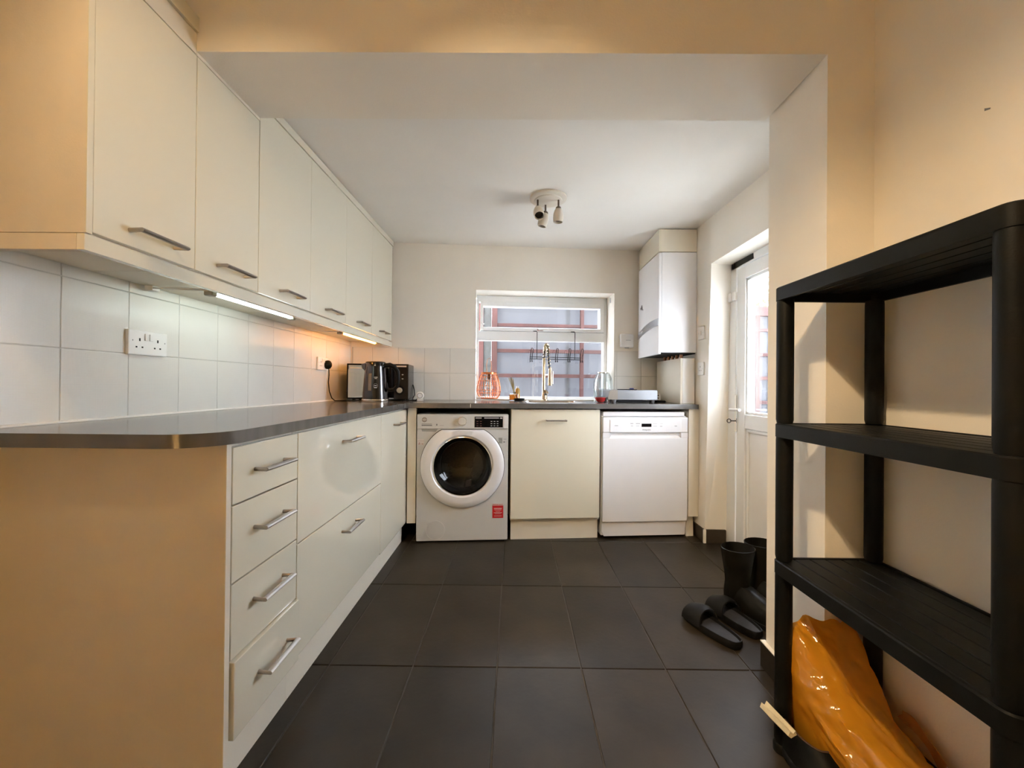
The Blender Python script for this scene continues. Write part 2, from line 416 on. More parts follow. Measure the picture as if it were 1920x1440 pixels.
# ---- window_1 in the u/v frame
def build_window():
    T = Thing('window_1', 'white framed kitchen window over the sink', None, ((WU0+WU1)/2, .2, WZ0), 'B', kind='structure')
    V0, V1 = .20, .27
    a, b = WU0+.002, WU1-.002
    T.part('window_sill', MB().box(a, .008, WZ0-.002, b, V0, .921, .003), WHITE)
    f = MB(); f.box(a, V0, .916, a+.022, V1, WZ1-.001, .003); f.box(b-.025, V0, .916, b, V1, WZ1-.001, .003)
    f.box(a, V0, 1.738, b, V1, WZ1-.001, .003); f.box(a, V0, .916, b, V1, .936, .003)
    fr = T.part('frame', f, UPVC)
    T.part('transom', MB().box(a+.02, V0-.004, 1.411, b-.022, V1, 1.49, .004), UPVC)
    s = MB(); s.box(-.277, V0-.018, 1.492, -.252, V1-.01, 1.737, .004); s.box(.752, V0-.018, 1.492, .786, V1-.01, 1.737, .004)
    s.box(-.254, V0-.018, 1.698, .754, V1-.01, 1.737, .004); s.box(-.254, V0-.018, 1.492, .754, V1-.01, 1.522, .004)
    sash = T.part('sash', s, UPVC)
    T.part('pane', MB().box(-.254, .232, 1.518, .756, .238, 1.702), GLASS, smooth=0)
    T.part('pane', MB().box(a+.018, .232, .932, b-.02, .238, 1.415), GLASS, smooth=0)
    T.part('handle', MB().box(.215, .165, 1.503, .30, .182, 1.515, .004), WHITE, sash)
    T.part('sticker', MB().box(.206, .1805, 1.496, .258, .182, 1.512), mat('red_sticker_ink', (.5, .32, .28), .6, noise=.4, nscale=90), sash, 'small worn printed sticker')
    T.part('latch', MB().box(-.277, .175, 1.55, -.255, .183, 1.565, .003).box(-.252, .178, 1.54, -.243, .184, 1.552, .003), WHITE, sash)
build_window()
# blind bracket in the window reveal
single('blind_bracket', 'small pale oval blind bracket high in the window reveal', 'bracket', MB().lathe([(.0, 0), (.012, 0), (.012, .006), (.0, .008)], (0, 0, 0), 14, 'x', False).xform(Matrix.Translation((WU1, .10, 1.755)) @ Matrix.Diagonal((-1, 1, 1.9, 1))), INK2, (WU1, .10, 1.755), 'B')

# ---- door_1 in the right wall (x faces)
def build_door():
    T = Thing('door_1', 'white half glazed back door in the recess', None, (1.43, 2.28, 0), 'W', kind='structure')
    X0 = 1.412
    f = MB(); f.box(X0, 2.632, .0, 1.475, 2.735, 1.835, .004); f.box(X0, D0, 0, 1.475, D0+.06, 1.835, .004); f.box(X0, D0, 1.786, 1.475, 2.70, 1.836, .004)
    f.box(X0+.006, D0, .0, 1.475, 2.70, .018)
    T.part('door_frame', f, UPVC)
    y0, y1 = D0+.064, 2.626
    l = MB(); st = .092
    l.box(X0+.004, y1-st, .02, 1.465, y1, 1.782, .004); l.box(X0+.004, y0, .02, 1.465, y0+st, 1.782, .004)
    l.box(X0+.004, y0+st, 1.702, 1.465, y1-st, 1.782, .004); l.box(X0+.004, y0+st, .778, 1.465, y1-st, .866, .004); l.box(X0+.004, y0+st, .02, 1.465, y1-st, .10, .004)
    leaf = T.part('door_leaf', l, UPVC)
    T.part('pane', MB().box(1.438, y0+st-.005, .86, 1.446, y1-st+.005, 1.708), GLASS, leaf, smooth=0)
    bd = MB()
    for (a, b, c, d) in ((y0+st, .866, y0+st+.016, 1.702), (y1-st-.016, .866, y1-st, 1.702), (y0+st, .866, y1-st, .882), (y0+st, 1.686, y1-st, 1.702)):
        bd.box(X0+.012, a, b, 1.437, c, d, .003)
    T.part('glazing_bead', bd, UPVC, leaf)
    T.part('lower_panel', MB().box(1.436, y0+st-.004, .09, 1.452, y1-st+.004, .785), WHITE, leaf)
    mo = MB()
    for (a, b, c, d) in ((y0+st, .10, y0+st+.022, .778), (y1-st-.022, .10, y1-st, .778), (y0+st, .10, y1-st, .122), (y0+st, .756, y1-st, .778)):
        mo.box(1.424, a, b, 1.437, c, d, .006)
    T.part('panel_moulding', mo, UPVC, leaf)
    hp = T.part('handle_plate', MB().box(X0-.006, 2.607, .748, X0+.004, 2.636, .985, .005), CHROME, leaf)
    T.part('lever', MB().tube([(X0-.004, 2.621, .888), (X0-.040, 2.621, .890), (X0-.046, 2.60, .892), (X0-.046, 2.50, .893)], .0085, 10), WHITE, hp)
    k = MB().tube([(X0-.004, 2.621, .818), (X0-.034, 2.621, .818)], .004, 6)
    k.tube([(X0-.046+.012*math.cos(a), 2.621, .818+.012*math.sin(a)) for a in [i*math.pi/6 for i in range(12)]], .0028, 6, closed=True)
    T.part('key', k, DARKSTEEL, hp)
    T.part('alarm_contact', MB().box(X0-.018, 2.668, 1.585, X0+.001, 2.70, 1.642, .004), WHITE)  # door alarm contact, frame half; not a hinge
    T.part('alarm_contact', MB().box(X0-.016, 2.622, 1.585, X0+.005, 2.652, 1.642, .004), WHITE, leaf)  # leaf half of the door alarm contact
    for a, b in ((2.44, 2.655), (2.10, 2.275)):
        T.part('seal_strip', MB().hexa([(X0-.003, a, 1.796), (X0+.001, a, 1.796), (X0+.001, b, 1.794), (X0-.003, b, 1.794), (X0-.003, a+.004, 1.829), (X0+.001, a+.004, 1.829), (X0+.001, b, 1.831), (X0-.003, b, 1.831)]), BLACK, None, 'black tape patch')
build_door()

# ================================================================== OUTSIDE
def build_outside():
    struct('ground_outside', MB().box(-6, 3.3, -.16, 9, 12, -.10).box(1.48, -3, -.16, 9, 3.3, -.10), PAVING, 'pale paving outside')
    T = Thing('timber_screen', 'red stained timber trellis screen outside the window and door', 'screen', (1.2, .92, -.1), 'B')
    for u0, w in ((-.293, .05), (-.162, .058), (.757, .034), (1.63, .034), (2.18, .04), (2.44, .045), (2.66, .045), (2.93, .045), (3.2, .045), (-1.3, .05)):
        T.part('post', MB().box(u0, .885, -.1, u0+w, .93, 1.90, .002), TIMBER)
    for z0, h in ((1.633, .032), (1.368, .036), (1.115, .036), (.855, .036), (.60, .036), (.35, .036), (.10, .036)):
        T.part('rail', MB().box(-.105, .895, z0, 3.5, .925, z0+h, .002), TIMBER)
        T.part('rail', MB().box(-1.6, .895, z0, -.29, .925, z0+h, .002), TIMBER)
    T.part('top_rail', MB().box(1.5, .88, 1.80, 3.5, .935, 1.90, .002), TIMBER)
    T.part('top_rail', MB().box(-1.6, .88, 1.86, 1.5, .935, 1.90, .002), TIMBER)
    for k in range(5):
        a = -.105+k*.74; w = .945+.008*(k % 2)
        T.part('sheet', MB().box(a-.02, w, -.1, a+.76, w+.006, 1.895), POLY, smooth=0)
    single('concrete_pier', 'grey concrete pier seen through the left of the window', 'pier', MB().box(-.243, .90, -.1, -.163, 1.05, 2.3, .004), CONCRETE, (-.2, .97, -.1), 'B')
    # a shrub beyond the screen, seen above the trellis through the door
    c = MB()
    for k in range(260):
        p = Vector((random.gauss(0, .34), random.gauss(0, .25), random.gauss(0, .34)))
        d = Vector((random.uniform(-1, 1), random.uniform(-1, 1), random.uniform(-1, 1))).normalized()*.09; e = d.cross(Vector((0, .3, 1))).normalized()*.035
        q = Vector((4.2, 6.6, 2.25))+p
        v = [c.bm.verts.new(x) for x in (q-d, q+e, q+d, q-e)]; c.bm.faces.new(v)
    T2 = Thing('shrub', 'yellow green shrub beyond the trellis seen through the door glass', 'shrub', (4.2, 6.6, -.1))
    T2.part('foliage', c, FOLIAGE, kind='stuff', smooth=0)
    T2.part('stem', MB().tube([(4.2, 6.6, -.1), (4.22, 6.6, .9), (4.2, 6.6, 2.0)], [.05, .04, .02], 8), TIMBER)
build_outside()

# ================================================================== KITCHEN UNITS
def handle(axis, a, b, z, face, out, r=.0058):
    """bar handle: along y on an x face (face, out are x) or along x on a y face"""
    m = MB()
    if axis == 'y': pts = [(face, a+.004, z), (out, a, z), (out, b, z), (face, b-.004, z)]
    else: pts = [(a+.004, face, z), (a, out, z), (b, out, z), (b-.004, face, z)]
    return m.tube(pts, r, 10)
XF, XD = -.70, -.718       # front and back of the base doors
Y_CORNER = pb(0, 0).y+math.tan(TH)*(XL)
# ---- drawer unit
def base_units():
    T = Thing('drawer_unit', 'narrow cream unit of four drawers at the end of the worktop', 'drawer unit', (-1.0, 1.17, 0))
    T.part('end_panel', MB().box(-1.272, .997, 0, -.701, 1.014, .879), PANEL, None, 'beige end panel')
    T.part('panel_edge', MB().box(-.701, .997, 0, -.6985, 1.014, .879), CREAM_MATT)
    T.part('body', MB().box(-1.27, 1.016, .13, XD-.002, 1.328, .876), CREAM_MATT)
    zs = [(.7235, .868), (.5275, .7195), (.336, .5235), (.138, .332)]
    hz = [.797, .640, .446, .243]
    for k, ((z0, z1), h) in enumerate(zip(zs, hz)):
        e = .010 if k == 3 else 0
        d = T.part('drawer', MB().box(XD+e, 1.021, z0, XF+e, 1.328, z1, .0018), CREAM)
        T.part('handle', handle('y', 1.106+e, 1.253+e, h, XF+e-.002, XF+e+.032), STEEL, d)
    T.part('plinth', MB().box(-.750, 1.004, .001, -.732, 1.329, .132), CREAM_MATT)
    T = Thing('pan_drawer_unit', 'wide gloss cream unit with two deep drawers beside the narrow drawers', 'drawer unit', (-1.0, 1.75, 0))
    T.part('body', MB().box(-1.27, 1.332, .13, XD-.002, 2.166, .876), CREAM_MATT)
    for z0, z1, h in ((.509, .868, .795), (.138, .505, .425)):
        d = T.part('drawer', MB().box(XD, 1.332, z0, XF, 2.165, z1, .0018), CREAM)
        T.part('handle', handle('y', 1.676, 1.829, h, XF-.002, XF+.032), STEEL, d)
    T.part('plinth', MB().box(-.750, 1.330, .001, -.732, 2.166, .132), CREAM_MATT)
    T = Thing('corner_cupboard', 'gloss cream corner cupboard with a single door next to the washing machine', 'cupboard', (-1.0, 2.45, 0))
    T.part('body', MB().box(-1.27, 2.168, .13, XD-.002, 2.735, .876), CREAM_MATT)
    d = T.part('door', MB().box(XD, 2.1685, .130, XF, 2.734, .868, .0018), CREAM)
    T.part('handle', handle('y', 2.383, 2.535, .795, XF-.002, XF+.032), STEEL, d)
    T.part('plinth', MB().box(-.750, 2.167, .001, -.732, 2.70, .132), CREAM_MATT)
    single('filler_strip', 'narrow cream upright filler between corner cupboard and washing machine', 'panel', MB().box(-.742, -.565, .128, -.687, -.545, .879), CREAM_MATT, (-.715, -.555, .128), 'B')
base_units()

# ---- worktop (one continuous L) and sink
def rarc(c, r, a0, a1, n=8):
    return [(c[0]+r*math.cos(lerp(a0, a1, k/n)), c[1]+r*math.sin(lerp(a0, a1, k/n))) for k in range(n+1)]
def rrect(x0, y0, x1, y1, r, n=5):
    h = math.pi/2
    return rarc((x1-r, y0+r), r, -h, 0, n)+rarc((x1-r, y1-r), r, 0, h, n)+rarc((x0+r, y1-r), r, h, 2*h, n)+rarc((x0+r, y0+r), r, 2*h, 3*h, n)
SINK = (.05, -.50, .455, -.125)
def build_worktop():
    XW, r = -.68, .12
    poly = [(XL+.002, .914)]+rarc((XW-r, .914+r), r, -math.pi/2, 0, 10)
    # inner corner where x = XW meets v = -.60
    u = (XW+(-.60)*ST)/CT; p = pb(u, -.60); poly.append((p.x, p.y))
    ue = (1.266+(-.60)*ST)/CT
    for q in rarc((ue-.03, -.57), .03, -math.pi/2, 0, 5):
        w = pb(*q); poly.append((w.x, w.y))
    u2 = (1.266)/CT; w = pb(u2, -.001); poly.append((1.266, w.y)); 
    w = pb((XL+.002)/CT, -.001); poly.append((XL+.002, w.y))
    hole = [(pb(*q).x, pb(*q).y) for q in rrect(*SINK, .06)]
    m = MB(); bm = m.bm
    z0, z1 = .880, .912
    pv = [Vector((x, y, 0)) for x, y in poly]; hv = [Vector((x, y, 0)) for x, y in hole]
    tris = geometry.tessellate_polygon([pv, hv])
    allp = pv+hv
    top = [bm.verts.new((p.x, p.y, z1)) for p in allp]; bot = [bm.verts.new((p.x, p.y, z0)) for p in allp]
    for t in tris:
        try: bm.faces.new([top[i] for i in t]); bm.faces.new([bot[i] for i in reversed(t)])
        except ValueError: pass
    for s, n in ((0, len(pv)), (len(pv), len(hv))):
        for i in range(n):
            a, b = s+i, s+(i+1) % n
            bm.faces.new((bot[a], bot[b], top[b], top[a]))
    T = Thing('worktop', 'grey laminate worktop running round the corner in an L', 'worktop', (-.9, 2.9, .88))
    T.part('slab', m, WORKTOP, smooth=30)
    q = pb(-.335, -.6005)
    T.part('joint_mark', MB().box(q.x-.0016, q.y-.0015, .884, q.x+.0016, q.y+.0006, .908), SEAL, None, 'white joint mark')
    # sink bowl
    S = Thing('sink', 'inset stainless steel sink under the window', 'sink', (.25, -.31, .74), 'B')
    b = MB(); x0, y0, x1, y1 = SINK
    secs = []
    for g, z, rr in ((.016, .9135, .065), (.014, .9150, .065), (-.002, .9150, .058), (-.004, .90, .056), (-.02, .76, .05), (-.05, .745, .04)):
        secs.append([(x, y, z) for x, y in rrect(x0-g, y0-g, x1+g, y1+g, rr, 5)])
    b.loft(secs, cap=False); b.bm.faces.new([b.bm.verts[i] for i in ()]) if False else None
    last = [(x, y, .745) for x, y in rrect(x0+.05, y0+.05, x1-.05, y1-.05, .04, 5)]
    b.bm.faces.new([b.bm.verts.new(p) for p in last])
    S.part('bowl', b, mat('sink_steel', (.55, .54, .52), .25, metal=1, noise=.06))
    S.part('drain', MB().lathe([(.03, 0), (.03, .004), (.012, .002)], (.25, -.31, .7455), 16), CHROME)
build_worktop()

# ---- sink cabinet
def build_sink_cabinet():
    T = Thing('sink_cabinet', 'gloss cream sink cupboard between the two white machines', 'cupboard', (.23, -.30, 0), 'B')
    T.part('body', MB().box(-.066, -.553, .13, -.048, -.02, .876).box(.516, -.553, .13, .534, -.02, .876).box(-.048, -.553, .13, .516, -.02, .146), CREAM_MATT)
    d = T.part('door', MB().box(-.067, -.575, .147, .532, -.557, .873, .0018), CREAM)
    T.part('handle', handle('x', .165, .300, .800, -.573, -.605, .0052), STEEL, d)
    T.part('plinth', MB().box(-.062, -.540, .001, .53, -.522, .143), CREAM_MATT)
build_sink_cabinet()
# filler and loose plinth end to the right of the dishwasher
T = Thing('end_filler', 'cream end filler panel between dishwasher and right wall', 'panel', (1.19, -.55, 0), 'B')
T.part('panel', MB().box(1.152, -.575, .145, 1.224, -.555, .879), CREAM_MATT)
T.part('side', MB().box(1.152, -.555, .145, 1.168, -.05, .879), CREAM_MATT)
T.part('plinth_end', MB().hexa([(1.153, -.545, .001), (1.205, -.545, .001), (1.205, -.53, .001), (1.153, -.53, .001), (1.150, -.535, .138), (1.215, -.520, .128), (1.215, -.505, .128), (1.150, -.52, .138)]), CREAM_MATT)

# ---- wall cabinets
ZB = 1.3665
UF, UD = -.955, -.973
ud = [.9195, 1.2175, 1.5195, 1.908, 2.313, 2.731, 3.176]
hy = [(1.006, 1.147), (1.306, 1.447), (1.657, 1.796), (2.058, 2.200), (2.470, 2.612), (2.886, 3.026)]
def ctop(y): return 2.072+.018*(y-1.57)
names = ['near end wall cabinet beside the beige end panel', 'second wall cabinet from the beige end panel, below the beam', 'third wall cabinet from the beige end panel, just past the beam',
         'fourth wall cabinet from the beige end panel', 'fifth wall cabinet from the beige end panel', 'last wall cabinet in the far corner']
for k in range(6):
    a, b = ud[k]+.0012, ud[k+1]-.0012
    T = Thing('wall_cabinet', 'gloss cream '+names[k], 'cabinet', (-1.1, (a+b)/2, 1.36), group='row of gloss cream wall cabinets')
    zt = 2.004 if k < 2 else min(ctop(a), ctop(b))
    T.part('body', MB().box(-1.268, a, 1.360, UD-.002, b, zt-.002), CREAM_MATT)
    if k < 2: dm = MB().box(UD, a, ZB, UF, b, zt, .0018)
    else: dm = MB().hexa([(UD, a, ZB), (UF, a, ZB), (UF, b, ZB), (UD, b, ZB), (UD, a, ctop(a)), (UF, a, ctop(a)), (UF, b, ctop(b)), (UD, b, ctop(b))])
    d = T.part('door', dm, CREAM)
    T.part('handle', handle('y', hy[k][0], hy[k][1], 1.405, UF-.002, UF+.033), STEEL, d)
T = Thing('cabinet_end_panel', 'tall beige end panel closing the row of wall cabinets', 'panel', (-1.1, .912, 1.36))
T.part('panel', MB().box(-1.272, .905, 1.3605, -.956, .9185, 2.115), PANEL)
T.part('panel_edge', MB().box(-.956, .905, 1.3605, -.9535, .9185, 2.115), CREAM)
# light pelmet with return
T = Thing('light_pelmet', 'cream pelmet strip running under the wall cabinets', 'pelmet', (-.96, 2.0, 1.322))
T.part('front_strip', MB().box(UF-.018, .9035, 1.322, UF, 3.19, 1.3585, .001), CREAM)
T.part('return_strip', MB().box(-1.272, .9035, 1.322, UF-.0185, .9215, 1.3585, .001), PANEL)
# cornice strips and fillers
T = Thing('cornice', 'cream cornice strip closing the far wall cabinets to the ceiling', 'cornice', (-.96, 2.3, 2.07))
a, b = YB1+.001, 3.19
T.part('strip', MB().hexa([(-.985, a, ctop(a)+.002), (-.950, a, ctop(a)+.002), (-.950, b, ctop(b)+.002), (-.985, b, ctop(b)+.002), (-.985, a, zc(a)-.004), (-.950, a, zc(a)-.004), (-.950, b, zc(b)-.004), (-.985, b, zc(b)-.004)]), CREAM)
T = Thing('cornice_filler', 'cream filler strips above the near wall cabinets', 'cornice', (-.96, 1.06, 2.006))
T.part('filler', MB().box(-1.26, .919, 2.0065, UF, YB0-.001, 2.069), CREAM_MATT)
T.part('cap_strip', MB().box(-1.27, .905, 2.072, -.948, YB0-.001, 2.116), CREAM)
single('filler_strip', 'thin cream strip between second wall cabinet and beam', 'panel', MB().box(-1.26, YB0+.001, 2.0055, UF, YB1-.001, 2.0155), CREAM_MATT, (-1.1, 1.36, 2.006))

# ---- under cabinet tube lamps
def tube_lamp(name, label, y0, y1, m, col, watts, warm):
    T = Thing(name, label, 'lamp', (-1.05, (y0+y1)/2, 1.36), group='tube lamps under the wall cabinets')
    T.part('base', MB().box(-1.068, y0, 1.350, -1.032, y1, 1.3598, .002), WHITE)
    T.part('diffuser', MB().tube([(-1.05, y0+.022, 1.342), (-1.05, y1-.018, 1.342)], .0105, 12), m)
    for a, b in ((y0-.004, y0+.022), (y1-.018, y1+.004)):
        T.part('end_cap', MB().box(-1.0655, a, 1.328, -1.0345, b, 1.3598, .004), mat('lamp_cap', (.42, .40, .34), .4, noise=.05))
    pts = [(-1.05, y0-.002, 1.345), (-1.11, y0-.045, 1.338), (-1.19, y0-.03, 1.345), (-1.25, y0+.0, 1.352)]
    T.part('cable', MB().tube(pts, .0028, 6), WHITE)
    if not warm:
        T.part('cable', MB().tube([(-1.05, y0+.01, 1.350), (-1.15, y0-.01, 1.352), (-1.25, y0+.0, 1.352)], .0022, 6), WHITE)
        T.part('connector', MB().box(-1.262, y0-.012, 1.342, -1.232, y0+.018, 1.3595, .003), WHITE)
tube_lamp('tube_lamp', 'long cool white tube lamp under the wall cabinets, nearest', 1.40, 1.93, TUBE_COOL, (.86, 1.0, .93), LAMP_COOL, False)
tube_lamp('tube_lamp', 'warm white tube lamp under the wall cabinets in the far corner', 2.455, 3.09, TUBE_WARM, (1.0, .43, .09), LAMP_WARM, True)

# ================================================================== APPLIANCES
def ring_prof(c, r0, r1, h0, h1, seg=48):
    """flat-ended ring around the y axis: profile radius/height"""
    return MB().lathe([(r0, h0), (r1, h0), (r1, h1), (r0, h1), (r0, h0)], c, seg, 'y', False)
def build_washer():
    u0, u1, z0, z1, F = -.681, -.085, .012, .839, -.573
    T = Thing('washing_machine', 'pale grey front loading washing machine under the worktop', 'washing machine', ((u0+u1)/2, -.30, 0), 'B')
    sh = MB().box(u0, F+.0005, z0, u1, -.03, z1, .006)
    bmesh.ops.delete(sh.bm, geom=[f for f in sh.bm.faces if f.calc_center_median().y < F+.003 and f.calc_area() > .1], context='FACES')
    T.part('body', sh, WASHER)
    fp = MB(); rect = [Vector((a, b, 0)) for a, b in rrect(u0+.002, z0+.002, u1-.002, z1-.002, .005, 3)]
    hol = [Vector((-.3835+.184*math.cos(k*math.pi/32), .503+.184*math.sin(k*math.pi/32), 0)) for k in range(64)]
    vs = [fp.bm.verts.new((p.x, F, p.y)) for p in rect+hol]
    for t in geometry.tessellate_polygon([rect, hol]):
        fp.bm.faces.new([vs[i] for i in t])
    T.part('front_plate', fp, WASHER, smooth=0)
    for x in (u0+.06, u1-.06):
        for y in (F+.05, -.09):
            T.part('foot', MB().lathe([(.02, .0008), (.02, .013)], (x, y, 0), 12), BLACK)
    zp = .744
    cp = T.part('control_panel', MB().box(u0+.002, F-.008, zp, u1-.002, F+.004, z1-.003, .004), WASHER)
    T.part('panel_end', MB().box(u1-.03, F-.0088, zp+.003, u1-.004, F-.0075, z1-.008), WASHER_RING, cp)
    # dial
    dc = (-.388, F-.008, .793)
    T.part('dial', MB().lathe([(.027, 0), (.027, .012), (.0235, .018), (.0, .0185)], dc, 32, 'y', False), mat('dial_grey', (.62, .61, .58), .3, noise=.03), cp)
    T.part('dial_ring', ring_prof(dc, .0265, .0295, 0, .006, 32), CHROME, cp)
    for k in range(5):
        T.part('programme_mark', MB().box(-.446, F-.0087, .769+.011*k, -.428+(.006 if k in (2, 3) else 0), F-.0078, .7715+.011*k), INK2, cp)
        T.part('programme_mark', MB().box(-.336, F-.0087, .769+.011*k, -.328, F-.0078, .7715+.011*k), INK2, cp)
    dp = T.part('display', MB().box(-.308, F-.0098, .7535, -.122, F-.0075, .824, .001), BLACK_GLOSS, cp)
    for r in range(3):
        for c in range(3):
            T.part('key_mark', MB().box(-.203+.02*c, F-.0106, .762+.0145*r, -.192+.02*c, F-.0096, .766+.0145*r), INK2, dp)
        for c in range(2):
            T.part('key_mark', MB().box(-.295+.022*c, F-.0106, .762+.0145*r, -.283+.022*c, F-.0096, .765+.0145*r), mat('dull_red_ink', (.16, .06, .05), .5, noise=.2), dp)
    T.part('key_mark', MB().box(-.302, F-.0106, .812, -.262, F-.0096, .818).box(-.245, F-.0106, .812, -.148, F-.0096, .818).box(-.141, F-.0106, .810, -.126, F-.0096, .819), INK2, dp)
    # logo
    lc = (-.632, F-.0082, .803)
    lg = T.part('logo', ring_prof(lc, .0125, .0152, 0, .001, 28), BROWN, cp)
    T.part('logo_disc', MB().lathe([(0, 0), (.0125, 0), (.0125, .0008), (0, .0008)], lc, 24, 'y', False), mat('logo_pale', (.42, .36, .32), .4, noise=.05), lg)
    T.text('HOOVER', .0066, WHITE, (lc[0], F-.0095, lc[2]), FR, lg)
    T.part('print_line', MB().box(-.650, F-.0086, .7735, -.585, F-.0078, .7765), INK, cp)
    T.part('print_line', MB().box(-.650, F-.0086, .763, -.583, F-.0078, .769), INK, cp)
    T.part('print_line', MB().box(-.556, F-.0086, .765, -.549, F-.0078, .776), INK, cp)
    T.part('print_line', MB().box(-.535, F-.0086, .764, -.508, F-.0078, .768), INK2, cp)
    # detergent drawer grip
    T.part('detergent_grip', MB().prism([(-.652, zp-.001), (-.648, zp-.018), (-.56, zp-.020), (-.545, zp-.001)], F-.0015, F+.004, 'y'), mat('grip_grey', (.34, .345, .34), .4, noise=.05))
    # door : flat at the top where it meets the panel
    C = (-.3835, F, .503); R = .272; flat = .737
    def circ(r, off, zmax, n=72):
        q = []
        for k in range(n):
            a = 2*math.pi*k/n; z = min(C[2]+r*math.sin(a), zmax)
            q.append((C[0]+r*math.cos(a), F-off, z))
        return q
    dk = T.part('door_gap', MB().loft([circ(R+.004, .0, flat+.003), circ(R+.004, .0015, flat+.003), circ(R-.02, .0015, flat-.01)], cap=False), mat('gap_grey', (.06, .06, .065), .4, noise=.1))
    rg = MB().loft([circ(R, .0, flat), circ(R, .016, flat), circ(R-.010, .026, flat-.008), circ(.235, .031, .733), circ(.203, .030, .71), circ(.190, .018, .70), circ(.186, .004, .695)], cap=False)
    door = T.part('door', rg, WASHER_RING)
    T.part('door_trim', MB().loft([circ(.191, .020, .70), circ(.191, .024, .70), circ(.186, .026, .695), circ(.183, .012, .69)], cap=False), CHROME, door)
    # drum seen through the bowl glass
    T.part('gasket', MB().loft([circ(.186, .003, .695), circ(.172, -.02, .69), circ(.165, -.05, .68), circ(.155, -.052, .67)], cap=False), mat('gasket_grey', (.035, .036, .036), .5, noise=.2), door)
    dr = MB().lathe([(.168, -.05), (.215, -.06), (.22, -.33), (.0, -.345)], (C[0], F, C[2]), 40, 'y', False)
    drum = T.part('drum', dr, mat('drum_steel', (.32, .28, .24), .25, metal=1, noise=.5, nscale=60), door)
    for k in range(3):
        a = math.radians(40+120*k)
        p = Vector((C[0]+.19*math.cos(a), 0, C[2]+.19*math.sin(a)))
        q = MB().box(-.03, F+.08, -.022, .03, F+.32, .022, .014).xform(Matrix.Translation(p) @ Matrix.Rotation(-a+math.pi/2, 4, 'Y'))
        T.part('drum_paddle', q, mat('paddle_grey', (.12, .12, .125), .3, noise=.1), drum)
    gl = MB().lathe([(.186, .010), (.17, .003), (.14, -.03), (.12, -.05), (.06, -.06), (.0, -.061)], (C[0], F-.001, C[2]), 48, 'y', False)
    T.part('bowl_glass', gl, SMOKE, door)
    # service cover, stickers
    T.part('service_cover', MB().lathe([(.0605, 0), (.0605, .0012), (.0575, .0016), (0, .0016)], (-.556, F, .083), 40, 'y', False), WASHER)
    T.part('service_ring', ring_prof((-.556, F, .083), .0595, .062, 0, .0022, 40), mat('ring_pale', (.64, .64, .64), .3, noise=.03))
    s = T.part('warning_sticker', MB().box(-.186, F-.0012, .156, -.114, F, .238), RED, None, 'red IMPORTANT sticker')
    T.part('sticker_head', MB().box(-.186, F-.0015, .238, -.114, F, .2505), mat('pale_pink_paper', (.62, .52, .52), .5, noise=.05), s)
    T.text('IMPORTANT', .0118, RED, (-.150, F-.0019, .244), FR, s)
    for k, (w, z, h) in enumerate(((.052, .218, .0075), (.046, .2085, .003), (.03, .199, .002), (.054, .191, .004), (.038, .184, .002), (.05, .172, .0015), (.05, .167, .0015))):
        T.part('print_line', MB().box(-.150-w/2, F-.0019, z-h/2, -.150+w/2, F-.0011, z+h/2), mat('sticker_white', (.70, .42, .42), .5, noise=.2, nscale=200), s)
    s = T.part('energy_label', MB().box(-.676, F-.0012, .637, -.635, F, .676), mat('label_pale', (.64, .60, .59), .5, noise=.04), None, 'small white printed sticker')
    for a, b, c, d in ((-.671, .642, -.658, .646), (-.650, .6425, -.639, .647), (-.666, .648, -.662, .655), (-.676, .664, -.635, .6652)):
        T.part('print_line', MB().box(a, F-.0018, b, c, F-.0011, d), mat('dull_red_print', (.40, .22, .20), .5, noise=.2), s)
    s = T.part('data_label', MB().box(-.150, F-.0012, .648, -.124, F, .685), mat('label_grey', (.33, .34, .32), .5, noise=.5, nscale=180), None, 'grey patterned sticker')
    for a, b, c, d, mm in ((-.117, .671, -.098, .679, INK2), (-.117, .652, -.109, .661, INK), (-.106, .653, -.098, .660, INK2)):
        T.part('print_mark', MB().box(a, F-.0012, b, c, F-.0002, d), mm)
build_washer()

